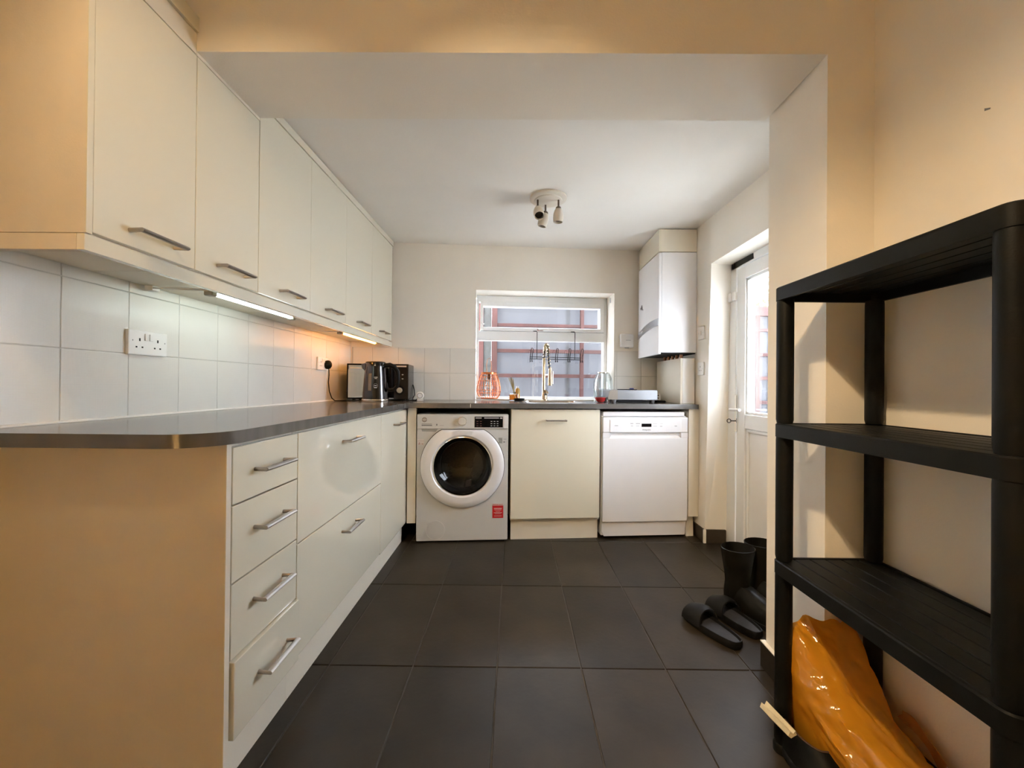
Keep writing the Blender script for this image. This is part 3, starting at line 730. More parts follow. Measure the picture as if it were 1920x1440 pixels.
def build_dishwasher():
    u0, u1, F = .551, 1.147, -.575
    T = Thing('dishwasher', 'white freestanding dishwasher below the right end of the worktop', 'dishwasher', ((u0+u1)/2, -.30, 0), 'B')
    T.part('body', MB().box(u0, F+.03, .018, u1, -.04, .83, .003), WHITE_APP)
    T.part('top', MB().box(u0+.006, F+.012, .828, u1-.02, -.04, .859, .004), WHITE_APP)
    for x in (u0+.05, u1-.05):
        for y in (F+.08, -.09): T.part('foot', MB().lathe([(.018, .0008), (.018, .02)], (x, y, 0), 12), BLACK)
    a, b = u0+.002, u1-.001
    # door with grip recess: front built around the recess
    d = MB(); gz0, gz1, gu0, gu1 = .681, .719, .600, 1.098
    d.box(a, F, .115, b, F+.03, gz0, .004)
    d.box(a, F+.022, gz0-.004, b, F+.03, gz1+.004)
    d.box(a, F, gz0, gu0, F+.03, gz1); d.box(gu1, F, gz0, b, F+.03, gz1)
    door = T.part('door', d, WHITE_APP)
    T.part('grip', MB().hexa([(gu0, F+.001, gz0), (gu1, F+.001, gz0), (gu1-.015, F+.021, gz0+.012), (gu0+.015, F+.021, gz0+.012), (gu0, F+.001, gz0+.001), (gu1, F+.001, gz0+.001), (gu1-.015, F+.022, gz0+.016), (gu0+.015, F+.022, gz0+.016)]), WHITE, door)
    cp = T.part('control_panel', MB().box(a, F, gz1, b, F+.03, .822, .005), WHITE_APP)
    T.part('fascia', MB().box(gu0, F-.004, gz1+.001, gu1, F+.002, .806, .003), WHITE_APP, cp)
    y = F-.0045
    T.part('display', MB().box(.818, y-.0006, .758, .887, y+.001, .780, .001), BLACK_GLOSS, cp)
    for (p, q, z, h, mm) in ((.740, .760, .7805, .003, INK), (.778, .808, .7805, .003, INK), (.895, .925, .7805, .0025, INK2), (.948, .966, .7805, .002, INK2),
                             (.744, .758, .7645, .004, INK2), (.780, .802, .7645, .003, INK2), (.900, .925, .763, .003, INK2), (.947, .962, .762, .005, INK2), (.632, .655, .766, .005, INK2), (1.05, 1.066, .764, .006, INK2)):
        T.part('print_mark', MB().box(p, y-.0005, z-h/2, q, y+.0005, z+h/2), mm, cp)
    T.text('Hotpoint', .0155, INK, (.8525, y-.0003, .7385), FR, cp)
    T.part('seam', MB().box(a, F-.0004, gz1-.0015, gu0, F+.002, gz1+.0005).box(gu1, F-.0004, gz1-.0015, b, F+.002, gz1+.0005), INK2, door)
    T.part('plinth', MB().prism([(u0+.018, .017), (u1-.012, .017), (u1-.004, .10), (u1-.004, .113), (u0+.002, .113), (u0+.002, .05)], F+.016, F+.04, 'y'), WHITE_APP)
build_dishwasher()

def build_boiler():
    X0, X1, Y0, Y1, Z0, Z1 = 1.0, 1.268, 2.872, 3.33, 1.258, 1.972
    T = Thing('boiler', 'white wall hung boiler with a silver band in the far right corner', 'boiler', (1.14, 3.10, Z0))
    T.part('casing', MB().box(X0+.022, Y0, Z0+.012, X1, Y1, Z1, .004), WHITE_APP)
    T.part('front_cover', MB().box(X0, Y0-.004, Z0, X0+.021, Y1+.004, Z1-.005, .005), WHITE_APP)
    # curved silver band across the front cover (x face), arc rising towards the near edge
    m = MB(); n = 14; secs = []
    for k in range(n+1):
        t = k/n; y = lerp(Y0-.003, Y1, t); z = 1.512-.058*t*t; h = .056-.010*t; o = .004+.010*math.sin(math.pi*min(1, t*1.1))
        secs.append([(X0+.002, y, z-h), (X0-o, y, z-h+.004), (X0-o, y, z-.004), (X0+.002, y, z)])
    m.loft(secs)
    T.part('band', m, SILVER)
    T.part('band_lip', MB().box(X0-.022, 3.17, 1.438, X0, 3.27, 1.462, .008), SILVER)
    lg = MB().tube([(X0-.001, 3.21, 1.63), (X0-.001, 3.265, 1.642), (X0-.001, 3.262, 1.655)], .003, 6)
    lg.tube([(X0-.001, 3.225, 1.638), (X0-.001, 3.238, 1.668), (X0-.001, 3.25, 1.66), (X0-.001, 3.244, 1.64)], .003, 6)
    T.part('logo', lg, INK)
    for y in (2.94, 3.02, 3.10, 3.18, 3.26):
        T.part('pipe_stub', MB().lathe([(.011, Z0-.025), (.011, Z0+.02)], (1.19, y, 0), 12), mat('pipe_copper', (.35, .18, .10), .35, metal=1, noise=.2))
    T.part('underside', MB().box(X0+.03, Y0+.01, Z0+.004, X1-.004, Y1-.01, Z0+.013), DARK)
    P = Thing('boiler_top_panel', 'cream filler panels between boiler and ceiling', 'panel', (1.14, 3.10, 1.975))
    P.part('side_panel', MB().box(1.018, Y0+.004, 1.976, X1, Y0+.020, zc(Y0)-.006), CREAM_MATT)
    P.part('front_panel', MB().box(1.004, Y0+.004, 1.976, 1.018, Y1, zc(Y0)-.006), CREAM)
    Q = Thing('pipe_boxing', 'white pipe boxing standing on the worktop under the boiler', 'boxing', (1.21, 3.1, .912))
    Q.part('side_board', MB().box(1.163, 2.884, .913, 1.177, 3.36, 1.232), CREAM_MATT)
    Q.part('front_board', MB().box(1.1775, 2.884, .913, 1.262, 2.898, 1.232, .002), WHITE)
build_boiler()

# ================================================================== SWITCHES, SOCKETS
def socket_double(name, label, y0, z0, w=.150, h=.083, plug=False):
    x = XL+.0008
    T = Thing(name, label, 'socket', (x, y0+w/2, z0))
    T.part('plate', MB().box(x, y0, z0, x+.012, y0+w, z0+h, .003), WHITE)
    f = x+.0122
    for s in (0, 1):
        cy = y0+w*(.27 if s == 0 else .735)
        T.part('pin_hole', MB().box(f-.002, cy-.0025, z0+h*.56, f+.0003, cy+.0025, z0+h*.68), DARK)
        for q in (-.012, .010): T.part('pin_hole', MB().box(f-.002, cy+q-.003, z0+h*.29, f+.0003, cy+q+.003, z0+h*.35), DARK)
        cy = y0+w*(.435 if s == 0 else .555)
        T.part('rocker', MB().box(f-.002, cy-.007, z0+h*.60, f+.004, cy+.006, z0+h*.88, .001), WHITE)
    for q in (.10, .93): T.part('screw', MB().box(f-.002, y0+w*q-.001, z0+h*.55, f+.0004, y0+w*q+.001, z0+h*.60), INK)
    return T
socket_double('wall_socket', 'white double socket on the tiles under the nearest wall cabinets', 1.335, 1.121)
socket_double('wall_socket', 'white double socket in warm light holding a black plug', 2.632, 1.121)
T = Thing('power_plug', 'black plug with cord in the far wall socket', 'plug', (XL+.03, 2.742, 1.13))
x = XL+.0135
T.part('plug_body', MB().loft([[(x+a, 2.742+b*r, 1.158+c*r) for b, c in [(math.cos(k*math.pi/8), 1.12*math.sin(k*math.pi/8)) for k in range(16)]] for a, r in ((0, .0245), (.012, .027), (.026, .024), (.034, .015))]), BLACK)
T.part('cord', MB().tube([(x+.018, 2.742, 1.135), (x+.02, 2.742, 1.118), (x+.02, 2.744, 1.09), (x+.016, 2.745, 1.04), (x+.02, 2.752, .98), (x+.03, 2.766, .935), (x+.045, 2.78, .9165), (x+.09, 2.79, .9155), (x+.14, 2.785, .9155), (x+.19, 2.78, .9175), (x+.235, 2.775, .925), (x+.27, 2.775, .934), (x+.31, 2.79, .930), (x+.33, 2.82, .918)], .0034, 8), BLACK)
def wall_plate(name, label, y, z, s, kind):
    x = XR-.0006
    T = Thing(name, label, 'switch', (x, y, z))
    T.part('plate', MB().box(x-.009, y-s/2, z-s/2, x, y+s/2, z+s/2, .003), WHITE)
    if kind == 'rocker': T.part('rocker', MB().box(x-.0125, y-.008, z-.014, x-.008, y+.008, z+.014, .002), WHITE)
    else:
        T.part('pin_hole', MB().box(x-.0094, y-.003, z+.008, x-.007, y+.003, z+.018), INK)
        for q in (-.012, .012): T.part('pin_hole', MB().box(x-.0094, y+q-.004, z-.014, x-.007, y+q+.004, z-.009), INK)
    for q in (-.030, .030): T.part('screw', MB().box(x-.0096, y+q-.002, z-.002, x-.007, y+q+.002, z+.002), INK2)
wall_plate('light_switch', 'upper white switch plate on the right wall beside the boiler', 2.790, 1.396, .088, 'rocker')
wall_plate('light_switch', 'lower white outlet plate on the right wall below the boiler', 2.795, 1.155, .088, 'socket')
T = Thing('heating_receiver', 'small white heating control box on the wall above the right tiles', 'control box', (.914, 0, 1.346), 'B')
T.part('case', MB().box(.860, -.026, 1.349, .973, .004, 1.460, .012, 3), WHITE)
T.part('print_line', MB().box(.905, -.0268, 1.405, .945, -.0255, 1.409), INK2)
T.part('tab', MB().box(.90, -.018, 1.342, .935, -.004, 1.350, .003), INK2)

# ================================================================== CEILING SPOT FITTINGS
def spot_fitting(name, label, c, zt, aims, lit=False):
    T = Thing(name, label, 'ceiling light', (c[0], c[1], zt))
    T.part('plate', MB().lathe([(.108, zt), (.108, zt-.010), (.100, zt-.016), (.082, zt-.017), (.078, zt-.022), (.0, zt-.024)], (c[0], c[1], 0), 36, 'z', False), mat('lamp_white', (.72, .66, .57), .35, noise=.03))
    for k, (dx, dy, tx, ty) in enumerate(aims):
        p = Vector((c[0]+dx, c[1]+dy, zt-.02))
        st = T.part('stem', MB().tube([p, p-Vector((0, 0, .048))], .0055, 10), mat('lamp_brown', (.12, .085, .06), .4, noise=.1))
        j = p-Vector((0, 0, .050)); d = Vector((tx, ty, -1)).normalized()
        M = Matrix.Translation(j) @ d.to_track_quat('Z', 'Y').to_matrix().to_4x4()
        T.part('collar', MB().lathe([(.004, -.012), (.014, -.006), (.017, .004)], (0, 0, 0), 18).xform(M), MATS['lamp_brown'], st)
        h = MB().lathe([(.014, .0), (.022, .012), (.029, .035), (.030, .055), (.027, .080), (.0255, .0805), (.026, .055), (.024, .03)], (0, 0, 0), 24, 'z', False).xform(M)
        T.part('shade', h, MATS['lamp_white'], st)
        T.part('bulb', MB().lathe([(.0, .030), (.018, .040), (.0235, .066), (.0, .070)], (0, 0, 0), 16, 'z', False).xform(M), BULB if lit else mat('bulb_off', (.03, .022, .015), .25, noise=.2), st)
    return T
spot_fitting('spot_cluster', 'cream ceiling fitting with three small spotlights, switched off', (.188, 2.395), zc(2.395)-.001,
             [(-.062, -.02, .10, -.75), (-.012, .045, -.28, .08), (.058, -.02, -.02, .03)])
SPOT = (-.36, .12)
AIMS = [(-.95, 1.55, 1.15), (.60, 2.5, .0), (1.0, 1.05, .42)]
sp = []
for (dx, dy), t in zip(((-.062, -.02), (.0, .05), (.058, -.02)), AIMS):
    d = Vector(t)-Vector((SPOT[0]+dx, SPOT[1]+dy, 2.31)); sp.append((dx, dy, d.x/-d.z, d.y/-d.z))
spot_fitting('spot_cluster', 'lit ceiling fitting with three spotlights over the near room', SPOT, ZC_NEAR-.001, sp, True)
for (dx, dy, tx, ty), k, cone in zip(sp, (.62, .9, 1.7), (58, 70, 70)):
    L = bpy.data.lights.new('spot_cluster_light', 'SPOT'); L.energy = LAMP_FRONT*k; L.color = WARM; L.shadow_soft_size = .02
    L.spot_size = math.radians(cone); L.spot_blend = 1.
    lo = bpy.data.objects.new('spot_cluster_light', L); COL.objects.link(lo)
    d = Vector((tx, ty, -1)).normalized()
    lo.location = Vector((SPOT[0]+dx, SPOT[1]+dy, ZC_NEAR-.071))+d*.085; lo.rotation_euler = d.to_track_quat('-Z', 'Y').to_euler()
def fill_lamp(c):  # added out of view as warm fill for the near room
    T = Thing('fill_lamp', 'unseen fill lamp added behind the viewer to warm the near walls', 'lamp', (c[0], c[1], 0))
    T.part('base', MB().lathe([(.14, .001), (.14, .015), (.02, .025)], (c[0], c[1], 0), 28), BLACK)
    T.part('pole', MB().lathe([(.012, .02), (.012, .52)], (c[0], c[1], 0), 12), BLACK)
    T.part('shade', MB().lathe([(.19, .42), (.15, .70), (.0, .702), (.0, .699), (.148, .697), (.188, .42)], (c[0], c[1], 0), 32, 'z', False), trans_mat('lamp_shade_cloth', (.8, .7, .55), (.85, .72, .52), .6))  # closed top added to hold light off the beam and upper panel
    T.part('bulb', MB().sphere((c[0], c[1], .57), .045, 16), BULB)
    L = bpy.data.lights.new('fill_lamp_light', 'POINT'); L.energy = LAMP_FILL*4; L.color = WARM_FILL; L.shadow_soft_size = .10
    lo = bpy.data.objects.new('fill_lamp_light', L); COL.objects.link(lo); lo.location = (c[0], c[1], .57)
fill_lamp((-.80, -.95))

# ================================================================== SHELVING UNIT
def build_shelf():
    X0, X1, Y0, Y1 = .748, 1.046, .617, 1.197
    T = Thing('shelving_unit', 'black plastic shelving unit standing against the near right wall', 'shelving', ((X0+X1)/2, (Y0+Y1)/2, 0))
    r = .0215
    for tops in (1.316, .928, .540):
        s = MB(); z0 = tops-.038
        o = rrect(X0, Y0, X1, Y1, .022, 4); i = rrect(X0+.010, Y0+.010, X1-.010, Y1-.010, .016, 4)
        s.loft([[(a, b, z0) for a, b in o], [(a, b, tops-.003) for a, b in o], [(a, b, tops) for a, b in rrect(X0+.003, Y0+.003, X1-.003, Y1-.003, .02, 4)], [(a, b, tops) for a, b in i], [(a, b, z0) for a, b in i], [(a, b, z0) for a, b in o]], cap=False)
        sh = T.part('shelf', s, BLACK)
        w = (X1-X0-.026)/6
        for k in range(6):
            a = X0+.013+k*w
            T.part('slat', MB().box(a+.002, Y0+.012, tops-.014, a+w-.002, Y1-.012, tops-.002, .0015, 1), BLACK, sh)
    for x in (X0+r+.001, X1-r-.001):
        for y in (Y0+r+.001, Y1-r-.001):
            lg = MB()
            for a, b in ((.025, .503), (.541, .891), (.929, 1.279)):
                lg.lathe([(r*.90, a), (r, a+.01), (r, b-.012), (r*.97, b)], (x, y, 0), 20)
            l = T.part('leg', lg, BLACK)
            T.part('foot', MB().lathe([(r*1.12, .001), (r*1.12, .02), (r*.92, .026)], (x, y, 0), 20), BLACK, l)
build_shelf()

# ---- amber plastic bag on the floor under the lowest shelf
def build_bag():
    T = Thing('plastic_bag', 'crumpled amber plastic bag on the floor under the black shelving', 'bag', (.92, .95, 0))
    S = [(1.193, [(.815, .004), (.800, .14), (.783, .27), (.785, .345), (.835, .372), (.90, .366), (.965, .366), (1.01, .30), (1.03, .18), (1.03, .004)]),
         (1.13, [(.81, .004), (.80, .12), (.778, .22), (.790, .295), (.840, .322), (.90, .30), (.955, .27), (1.00, .225), (1.03, .12), (1.035, .004)]),
         (1.06, [(.82, .004), (.81, .11), (.785, .175), (.802, .225), (.848, .252), (.90, .225), (.955, .195), (1.00, .16), (1.03, .08), (1.035, .004)]),
         (.98, [(.83, .004), (.82, .09), (.797, .14), (.815, .185), (.858, .206), (.905, .185), (.955, .16), (1.0, .125), (1.03, .06), (1.035, .004)]),
         (.88, [(.83, .004), (.82, .08), (.802, .13), (.825, .17), (.868, .192), (.91, .175), (.955, .15), (1.0, .11), (1.03, .05), (1.035, .004)]),
         (.76, [(.84, .004), (.83, .06), (.82, .10), (.84, .14), (.875, .155), (.91, .145), (.95, .12), (.99, .09), (1.02, .04), (1.03, .004)]),
         (.66, [(.86, .004), (.855, .03), (.85, .05), (.86, .07), (.885, .08), (.91, .075), (.94, .06), (.97, .045), (.99, .02), (1.0, .004)])]
    rows, cols = 60, 60
    from mathutils import noise as N
    secs = []
    for i in range(rows+1):
        t = i/rows*(len(S)-1); k = min(int(t), len(S)-2); f = t-k; f2 = f
        y = lerp(S[k][0], S[k+1][0], f); q = []
        P = [Vector((lerp(a[0], b[0], f2), lerp(a[1], b[1], f2))) for a, b in zip(S[k][1], S[k+1][1])]
        n = len(P)-1
        for j in range(cols+1):
            s = j/cols*n; a = min(int(s), n-1); g = s-a; p0, p1, p2, p3 = P[max(a-1, 0)], P[a], P[a+1], P[min(a+2, n)]
            c = .5*((2*p1)+(-p0+p2)*g+(2*p0-5*p1+4*p2-p3)*g*g+(-p0+3*p1-3*p2+p3)*g**3)
            w = math.sin(math.pi*j/cols)**.5
            d = N.noise(Vector((c.x*13, y*4, c.y*13)))*.014
            d += (1-abs(N.noise(Vector((c.x*20+3+y*6, y*6, c.y*20-y*5))))*2.2)*.013-.010
            d += (1-abs(N.noise(Vector((c.x*46, y*17+c.x*20, c.y*46+9))))*2.)*.007-.004
            tn = Vector((c.x-.92, c.y-.1)).normalized()
            c = c+tn*d*w; c.x = min(c.x, 1.040); c.y = max(c.y, .002)
            q.append((c.x, min(y+(.5-abs(j/cols-.5))*.0, 1.2), c.y))
        secs.append(q)
    m = MB().loft(secs, cap=True, closed=False)
    T.part('film', m, BAGM, smooth=60)
    # loose handle loop drooping by the wall
    h = MB(); sec = []
    for k in range(13):
        t = k/12
        y = 1.09-.17*t; z = .175-.09*t+.03*math.sin(math.pi*t); wv = .018*math.sin(math.pi*t)+.006
        sec.append([(1.015+.012*math.sin(5*t), y, z-wv), (1.028, y, z), (1.022+.01*math.cos(6*t), y+.004, z+wv)])
    h.loft(sec, cap=False, closed=False)
    T.part('bag_handle', h, BAGM2, smooth=60)
build_bag()

# ---- footwear
def shoe_outline(L, wf, wh, n=28):
    """sole outline in local x (across) / y (toe at +y, heel at -y)"""
    q = []
    for k in range(n):
        a = 2*math.pi*k/n; c, y = math.cos(a), math.sin(a)
        x = math.copysign(abs(c)**(.58 if y < 0 else .72), c); w = lerp(wh, wf, min(1, (y+1)/1.5))
        q.append((x*w, y*L/2))
    return q
def rings(outline, specs):
    return [[(x*s+ox, y*sy+oy, z) for x, y in outline] for s, sy, ox, oy, z in specs]
def slide(name, label, loc, rz, flip):
    T = Thing(name, label, 'slipper', loc, 'L', 'black slide slippers on the tiles', rz=rz)
    o = shoe_outline(.275, .052, .040)
    sole = MB().loft(rings(o, [(.92, .97, 0, 0, .001), (1.0, 1.0, 0, 0, .008), (1.03, 1.01, 0, 0, .024), (1.0, 1.0, 0, 0, .034), (.93, .97, 0, 0, .034), (.86, .94, 0, 0, .024), (.5, .6, 0, 0, .022)]))
    T.part('sole', sole, RUBBER)
    T.part('footbed', MB().loft(rings(o, [(.85, .93, 0, 0, .0225), (.84, .925, 0, 0, .0245)])), mat('footbed_grey', (.045, .046, .056), .55, noise=.25, nscale=30))
    secs = []
    for k in range(17):
        t = k/16; a = math.pi*t
        row = []
        for y, hh, ww in ((.008, .062, .054), (.03, .070, .057), (.075, .064, .057), (.108, .050, .054)):
            row.append((ww*math.cos(a), y+.012*math.sin(a)*(1 if y < .05 else -.3), .020+hh*math.sin(a)**.75))
        for y, hh, ww in ((.108, .043, .047), (.075, .057, .050), (.03, .063, .050), (.008, .056, .047)):
            row.append((ww*math.cos(a), y+.012*math.sin(a)*(1 if y < .05 else -.3), .020+hh*math.sin(a)**.75))
        secs.append(row)
    T.part('strap', MB().loft(secs), RUBBER)
slide('slide_slipper', 'black slide slipper nearest on the tiles, toe to the window', (.838, 1.742, 0), math.radians(23), 1)
slide('slide_slipper', 'black slide slipper behind the nearer one, against the wall nib', (.970, 1.815, 0), math.radians(17), -1)
def tall_boot(name, label, loc, rz):
    T = Thing(name, label, 'boot', loc, 'L', 'pair of tall black boots by the back door', rz=rz)
    # local: toe towards -y, heel at +y
    secs = []
    for z, ax, ay, cy in ((.03, .043, .055, .02), (.07, .046, .058, .018), (.12, .047, .055, .012), (.17, .052, .058, .012), (.23, .066, .064, .012), (.285, .078, .068, .010), (.287, .075, .065, .010), (.23, .062, .060, .012), (.15, .046, .05, .012)):
        secs.append([(ax*math.cos(k*math.pi/12), cy+ay*math.sin(k*math.pi/12), z) for k in range(24)])
    T.part('shaft', MB().loft(secs, cap=False), BOOT)
    o = [(-x, -y-.075) for x, y in shoe_outline(.295, .052, .042)]
    T.part('foot', MB().loft([[(x*s, (y+.075)*sy-.075+oy, z) for x, y in o] for s, sy, oy, z in ((.97, .98, 0, .018), (1.0, 1.0, 0, .035), (.98, .98, .004, .055), (.90, .90, .016, .078), (.74, .70, .040, .102), (.55, .42, .06, .122))]), BOOT)
    T.part('sole', MB().loft([[(x*s, (y+.075)*s-.075, z) for x, y in o] for s, z in ((1.0, .001), (1.03, .006), (1.03, .022), (.98, .024))]), RUBBER)
tall_boot('tall_boot', 'tall black boot standing by the door behind the slippers', (1.052, 1.915, 0), math.radians(20))
tall_boot('tall_boot', 'second tall black boot half hidden behind the wall nib', (1.195, 1.975, 0), math.radians(10))
def low_shoe():
    T = Thing('low_shoe', 'black shoe with cream lining and brown piping under the shelving', 'shoe', (.803, 1.075, 0), 'L', rz=math.radians(4))
    # local: heel at +y (far), toe towards -y (near)
    o = [(-x, -y) for x, y in shoe_outline(.285, .050, .042)]
    T.part('sole', MB().loft([[(x*s, y*s, z) for x, y in o] for s, z in ((.98, .001), (1.04, .006), (1.04, .022), (1.0, .026))]), RUBBER)
    up = MB().loft([[(x*s, y*sy+oy, z) for x, y in o] for s, sy, oy, z in ((1.0, 1.0, 0, .024), (1.02, 1.0, 0, .045), (.98, .94, .008, .065), (.88, .78, .030, .083), (.80, .62, .052, .098), (.76, .56, .058, .104), (.70, .50, .058, .100), (.66, .48, .056, .05))], cap=False)
    T.part('upper', up, BLACK)
    T.part('piping', MB().tube([(x*.77, y*.57+.058, .105) for x, y in o], .0024, 6, closed=True), BROWN)
    T.part('pull_tab', MB().tube([(.012, .135, .095), (.014, .148, .118), (.008, .140, .130), (.0, .132, .118), (-.004, .12, .10)], .0028, 6), BROWN)
    lin = MB(); sec = []
    for k in range(11):
        t = k/10; y = .130-.112*t
        sec.append([(-.066-.004*math.sin(math.pi*t), y, .098+.010*t), (-.074, y, .104+.010*t), (-.069, y, .117+.008*t), (-.060, y, .110+.010*t), (-.054, y, .121+.006*t), (-.050, y, .106+.010*t)])
    lin.loft(sec)
    T.part('lining_flap', lin, CREAM_CLOTH)
low_shoe()
# ================================================================== SMALL THINGS ON THE WORKTOP
WT = .9125
def build_kettle():
    c = (-.985, -.42)
    T = Thing('kettle', 'dark polished steel jug kettle on the worktop corner', 'kettle', (c[0], c[1], WT), 'B')
    T.part('base', MB().lathe([(.088, WT), (.090, WT+.004), (.089, WT+.018), (.084, WT+.021)], (c[0], c[1], 0), 36), CHROME)
    T.part('body', MB().lathe([(.0845, WT+.021), (.0845, WT+.028), (.079, WT+.10), (.072, WT+.18), (.0665, WT+.235), (.0655, WT+.262), (.062, WT+.266)], (c[0], c[1], 0), 40), DARKSTEEL)
    T.part('lid', MB().lathe([(.066, WT+.262), (.066, WT+.266), (.058, WT+.271), (.0, WT+.272)], (c[0], c[1], 0), 32, 'z', False), BLACK)
    T.part('spout', MB().hexa([(c[0]-.085, c[1]-.018, WT+.225), (c[0]-.050, c[1]-.026, WT+.195), (c[0]-.050, c[1]+.026, WT+.195), (c[0]-.085, c[1]+.018, WT+.225), (c[0]-.092, c[1]-.016, WT+.255), (c[0]-.045, c[1]-.03, WT+.262), (c[0]-.045, c[1]+.03, WT+.262), (c[0]-.092, c[1]+.016, WT+.255)]), DARKSTEEL)
    hx, hy2 = c[0]+.062, c[1]-.01
    T.part('handle', MB().tube([(hx, hy2, WT+.245), (hx+.035, hy2, WT+.250), (hx+.065, hy2-.002, WT+.238), (hx+.088, hy2-.004, WT+.205), (hx+.094, hy2-.004, WT+.15), (hx+.088, hy2-.004, WT+.105), (hx+.062, hy2, WT+.082), (hx+.03, hy2, WT+.078), (hx+.016, hy2, WT+.095), (hx+.012, hy2, WT+.13)], [.015, .016, .0155, .014, .0125, .012, .012, .012, .010, .006], 12), BLACK)
    # water window and print on the side that looks at the room
    def on_body(du, z):     # point on the body surface, du across
        h = z-WT; r = lerp(.0845, .0665, (h-.028)/.207)
        a = -math.pi/2+du/r
        return (c[0]+(r+.0012)*math.cos(a), c[1]+(r+.0012)*math.sin(a), z)
    def patch(u0, u1, z0, z1, nn=6, th=.001):
        m = MB(); sec = []
        for k in range(nn+1):
            z = lerp(z0, z1, k/nn); sec.append([on_body(lerp(u0, u1, j/nn), z) for j in range(nn+1)])
        return m.loft(sec, cap=False, closed=False)
    T.part('water_window', patch(-.030, -.008, WT+.075, WT+.19), mat('water_window', (.22, .19, .16), .25, noise=.1), None)
    for z in (.085, .113, .14, .165): T.part('level_mark', patch(-.022, -.015, WT+z, WT+z+.006, 2), INK)
    for z, w in ((.162, .024), (.154, .016), (.106, .016), (.093, .018)): T.part('print_line', patch(.007+.012-w/2, .007+.012+w/2, WT+z, WT+z+.0045, 2), INK2)
    pts = [on_body(.019+.013*math.cos(a), WT+.108+.014*math.sin(a)) for a in [i*math.pi/9 for i in range(18)]]
    T.part('print_ring', MB().tube(pts, .0008, 5, closed=True), INK2)
build_kettle()
def build_microwave():
    u0, u1, v0, v1, z0, z1 = -1.225, -.792, -.265, -.025, WT+.010, 1.178
    T = Thing('microwave', 'black microwave with mirrored door behind the kettle', 'microwave', ((u0+u1)/2, -.15, WT), 'B')
    T.part('case', MB().box(u0, v0+.012, z0, u1, v1, z1, .004), mat('microwave_grey', (.055, .05, .047), .25, metal=.5, noise=.1))
    for x in (u0+.04, u1-.04):
        for y in (v0+.04, v1-.04): T.part('foot', MB().lathe([(.012, WT), (.012, z0+.002)], (x, y, 0), 10), BLACK)
    d = T.part('door', MB().box(u0, v0, z0, -.895, v0+.012, z1, .003), BLACK_GLOSS)
    T.part('mirror_glass', MB().box(u0+.010, v0-.0015, z0+.012, -.925, v0+.001, z1-.012), MIRROR, d)
    T.part('print_line', MB().box(u0+.022, v0-.003, z1-.036, u0+.125, v0-.001, z1-.028), mat('print_cream', (.62, .60, .52), .5, noise=.1), d)
    T.part('door_handle', MB().box(-.916, v0-.018, z0+.03, -.900, v0-.002, z1-.03, .004), BLACK_GLOSS, d)
    p = T.part('control_panel', MB().box(-.893, v0, z0, u1, v0+.012, z1, .003), mat('panel_brown_black', (.02, .014, .010), .15, noise=.1))
    T.part('display', MB().box(-.882, v0-.001, z1-.022, -.806, v0+.001, z1-.012), mat('display_pale', (.6, .52, .45), .4, noise=.05), p)
    for r in range(2):
        for c in range(2): T.part('key_mark', MB().box(-.872+.034*c, v0-.001, 1.068+.030*r, -.861+.034*c, v0+.001, 1.074+.030*r), INK2, p)
    T.part('knob_ring', ring_prof((-.853, v0, .988), .026, .034, 0, .003, 28), BLACK_GLOSS, p)
    T.part('knob', MB().lathe([(.020, 0), (.019, .014), (.016, .017), (.0, .0175)], (-.853, v0, .988), 28, 'y', False), mat('knob_champagne', (.62, .56, .44), .3, metal=.6, noise=.05), p)
    T.part('foot_strip', MB().box(-.928, v0-.001, z0+.003, -.895, v0+.001, z0+.010), INK2, d)
    T.part('cord', MB().tube([(u1+.001, -.06, 1.03), (u1+.012, -.06, .99), (u1+.018, -.08, .95), (u1+.010, -.13, .925), (u1+.02, -.20, .917), (u1+.05, -.25, .9165), (u1+.072, -.28, .930), (u1+.085, -.30, .9165), (u1+.06, -.31, .9165), (u1+.0, -.295, .917), (u1-.06, -.29, .917)], .0035, 8), BLACK)
build_microwave()
T = Thing('white_timer', 'small round white device propped up right of the microwave', 'device', (-.700, -.30, WT), 'B')
T.part('case', MB().lathe([(.0, 0), (.020, 0), (.028, .006), (.028, .018), (.022, .022), (.0, .022)], (-.700, -.30, WT+.040), 28, 'y', False), WHITE)
T.part('face', MB().lathe([(.0, 0), (.017, 0), (.017, .0015), (.0, .0015)], (-.700, -.3222, WT+.040), 24, 'y', False), WHITE_APP)
T.part('ring', ring_prof((-.700, -.3222, WT+.040), .016, .019, 0, .002, 24), INK)
T.part('base', MB().box(-.722, -.315, WT, -.678, -.290, WT+.018, .004), WHITE)

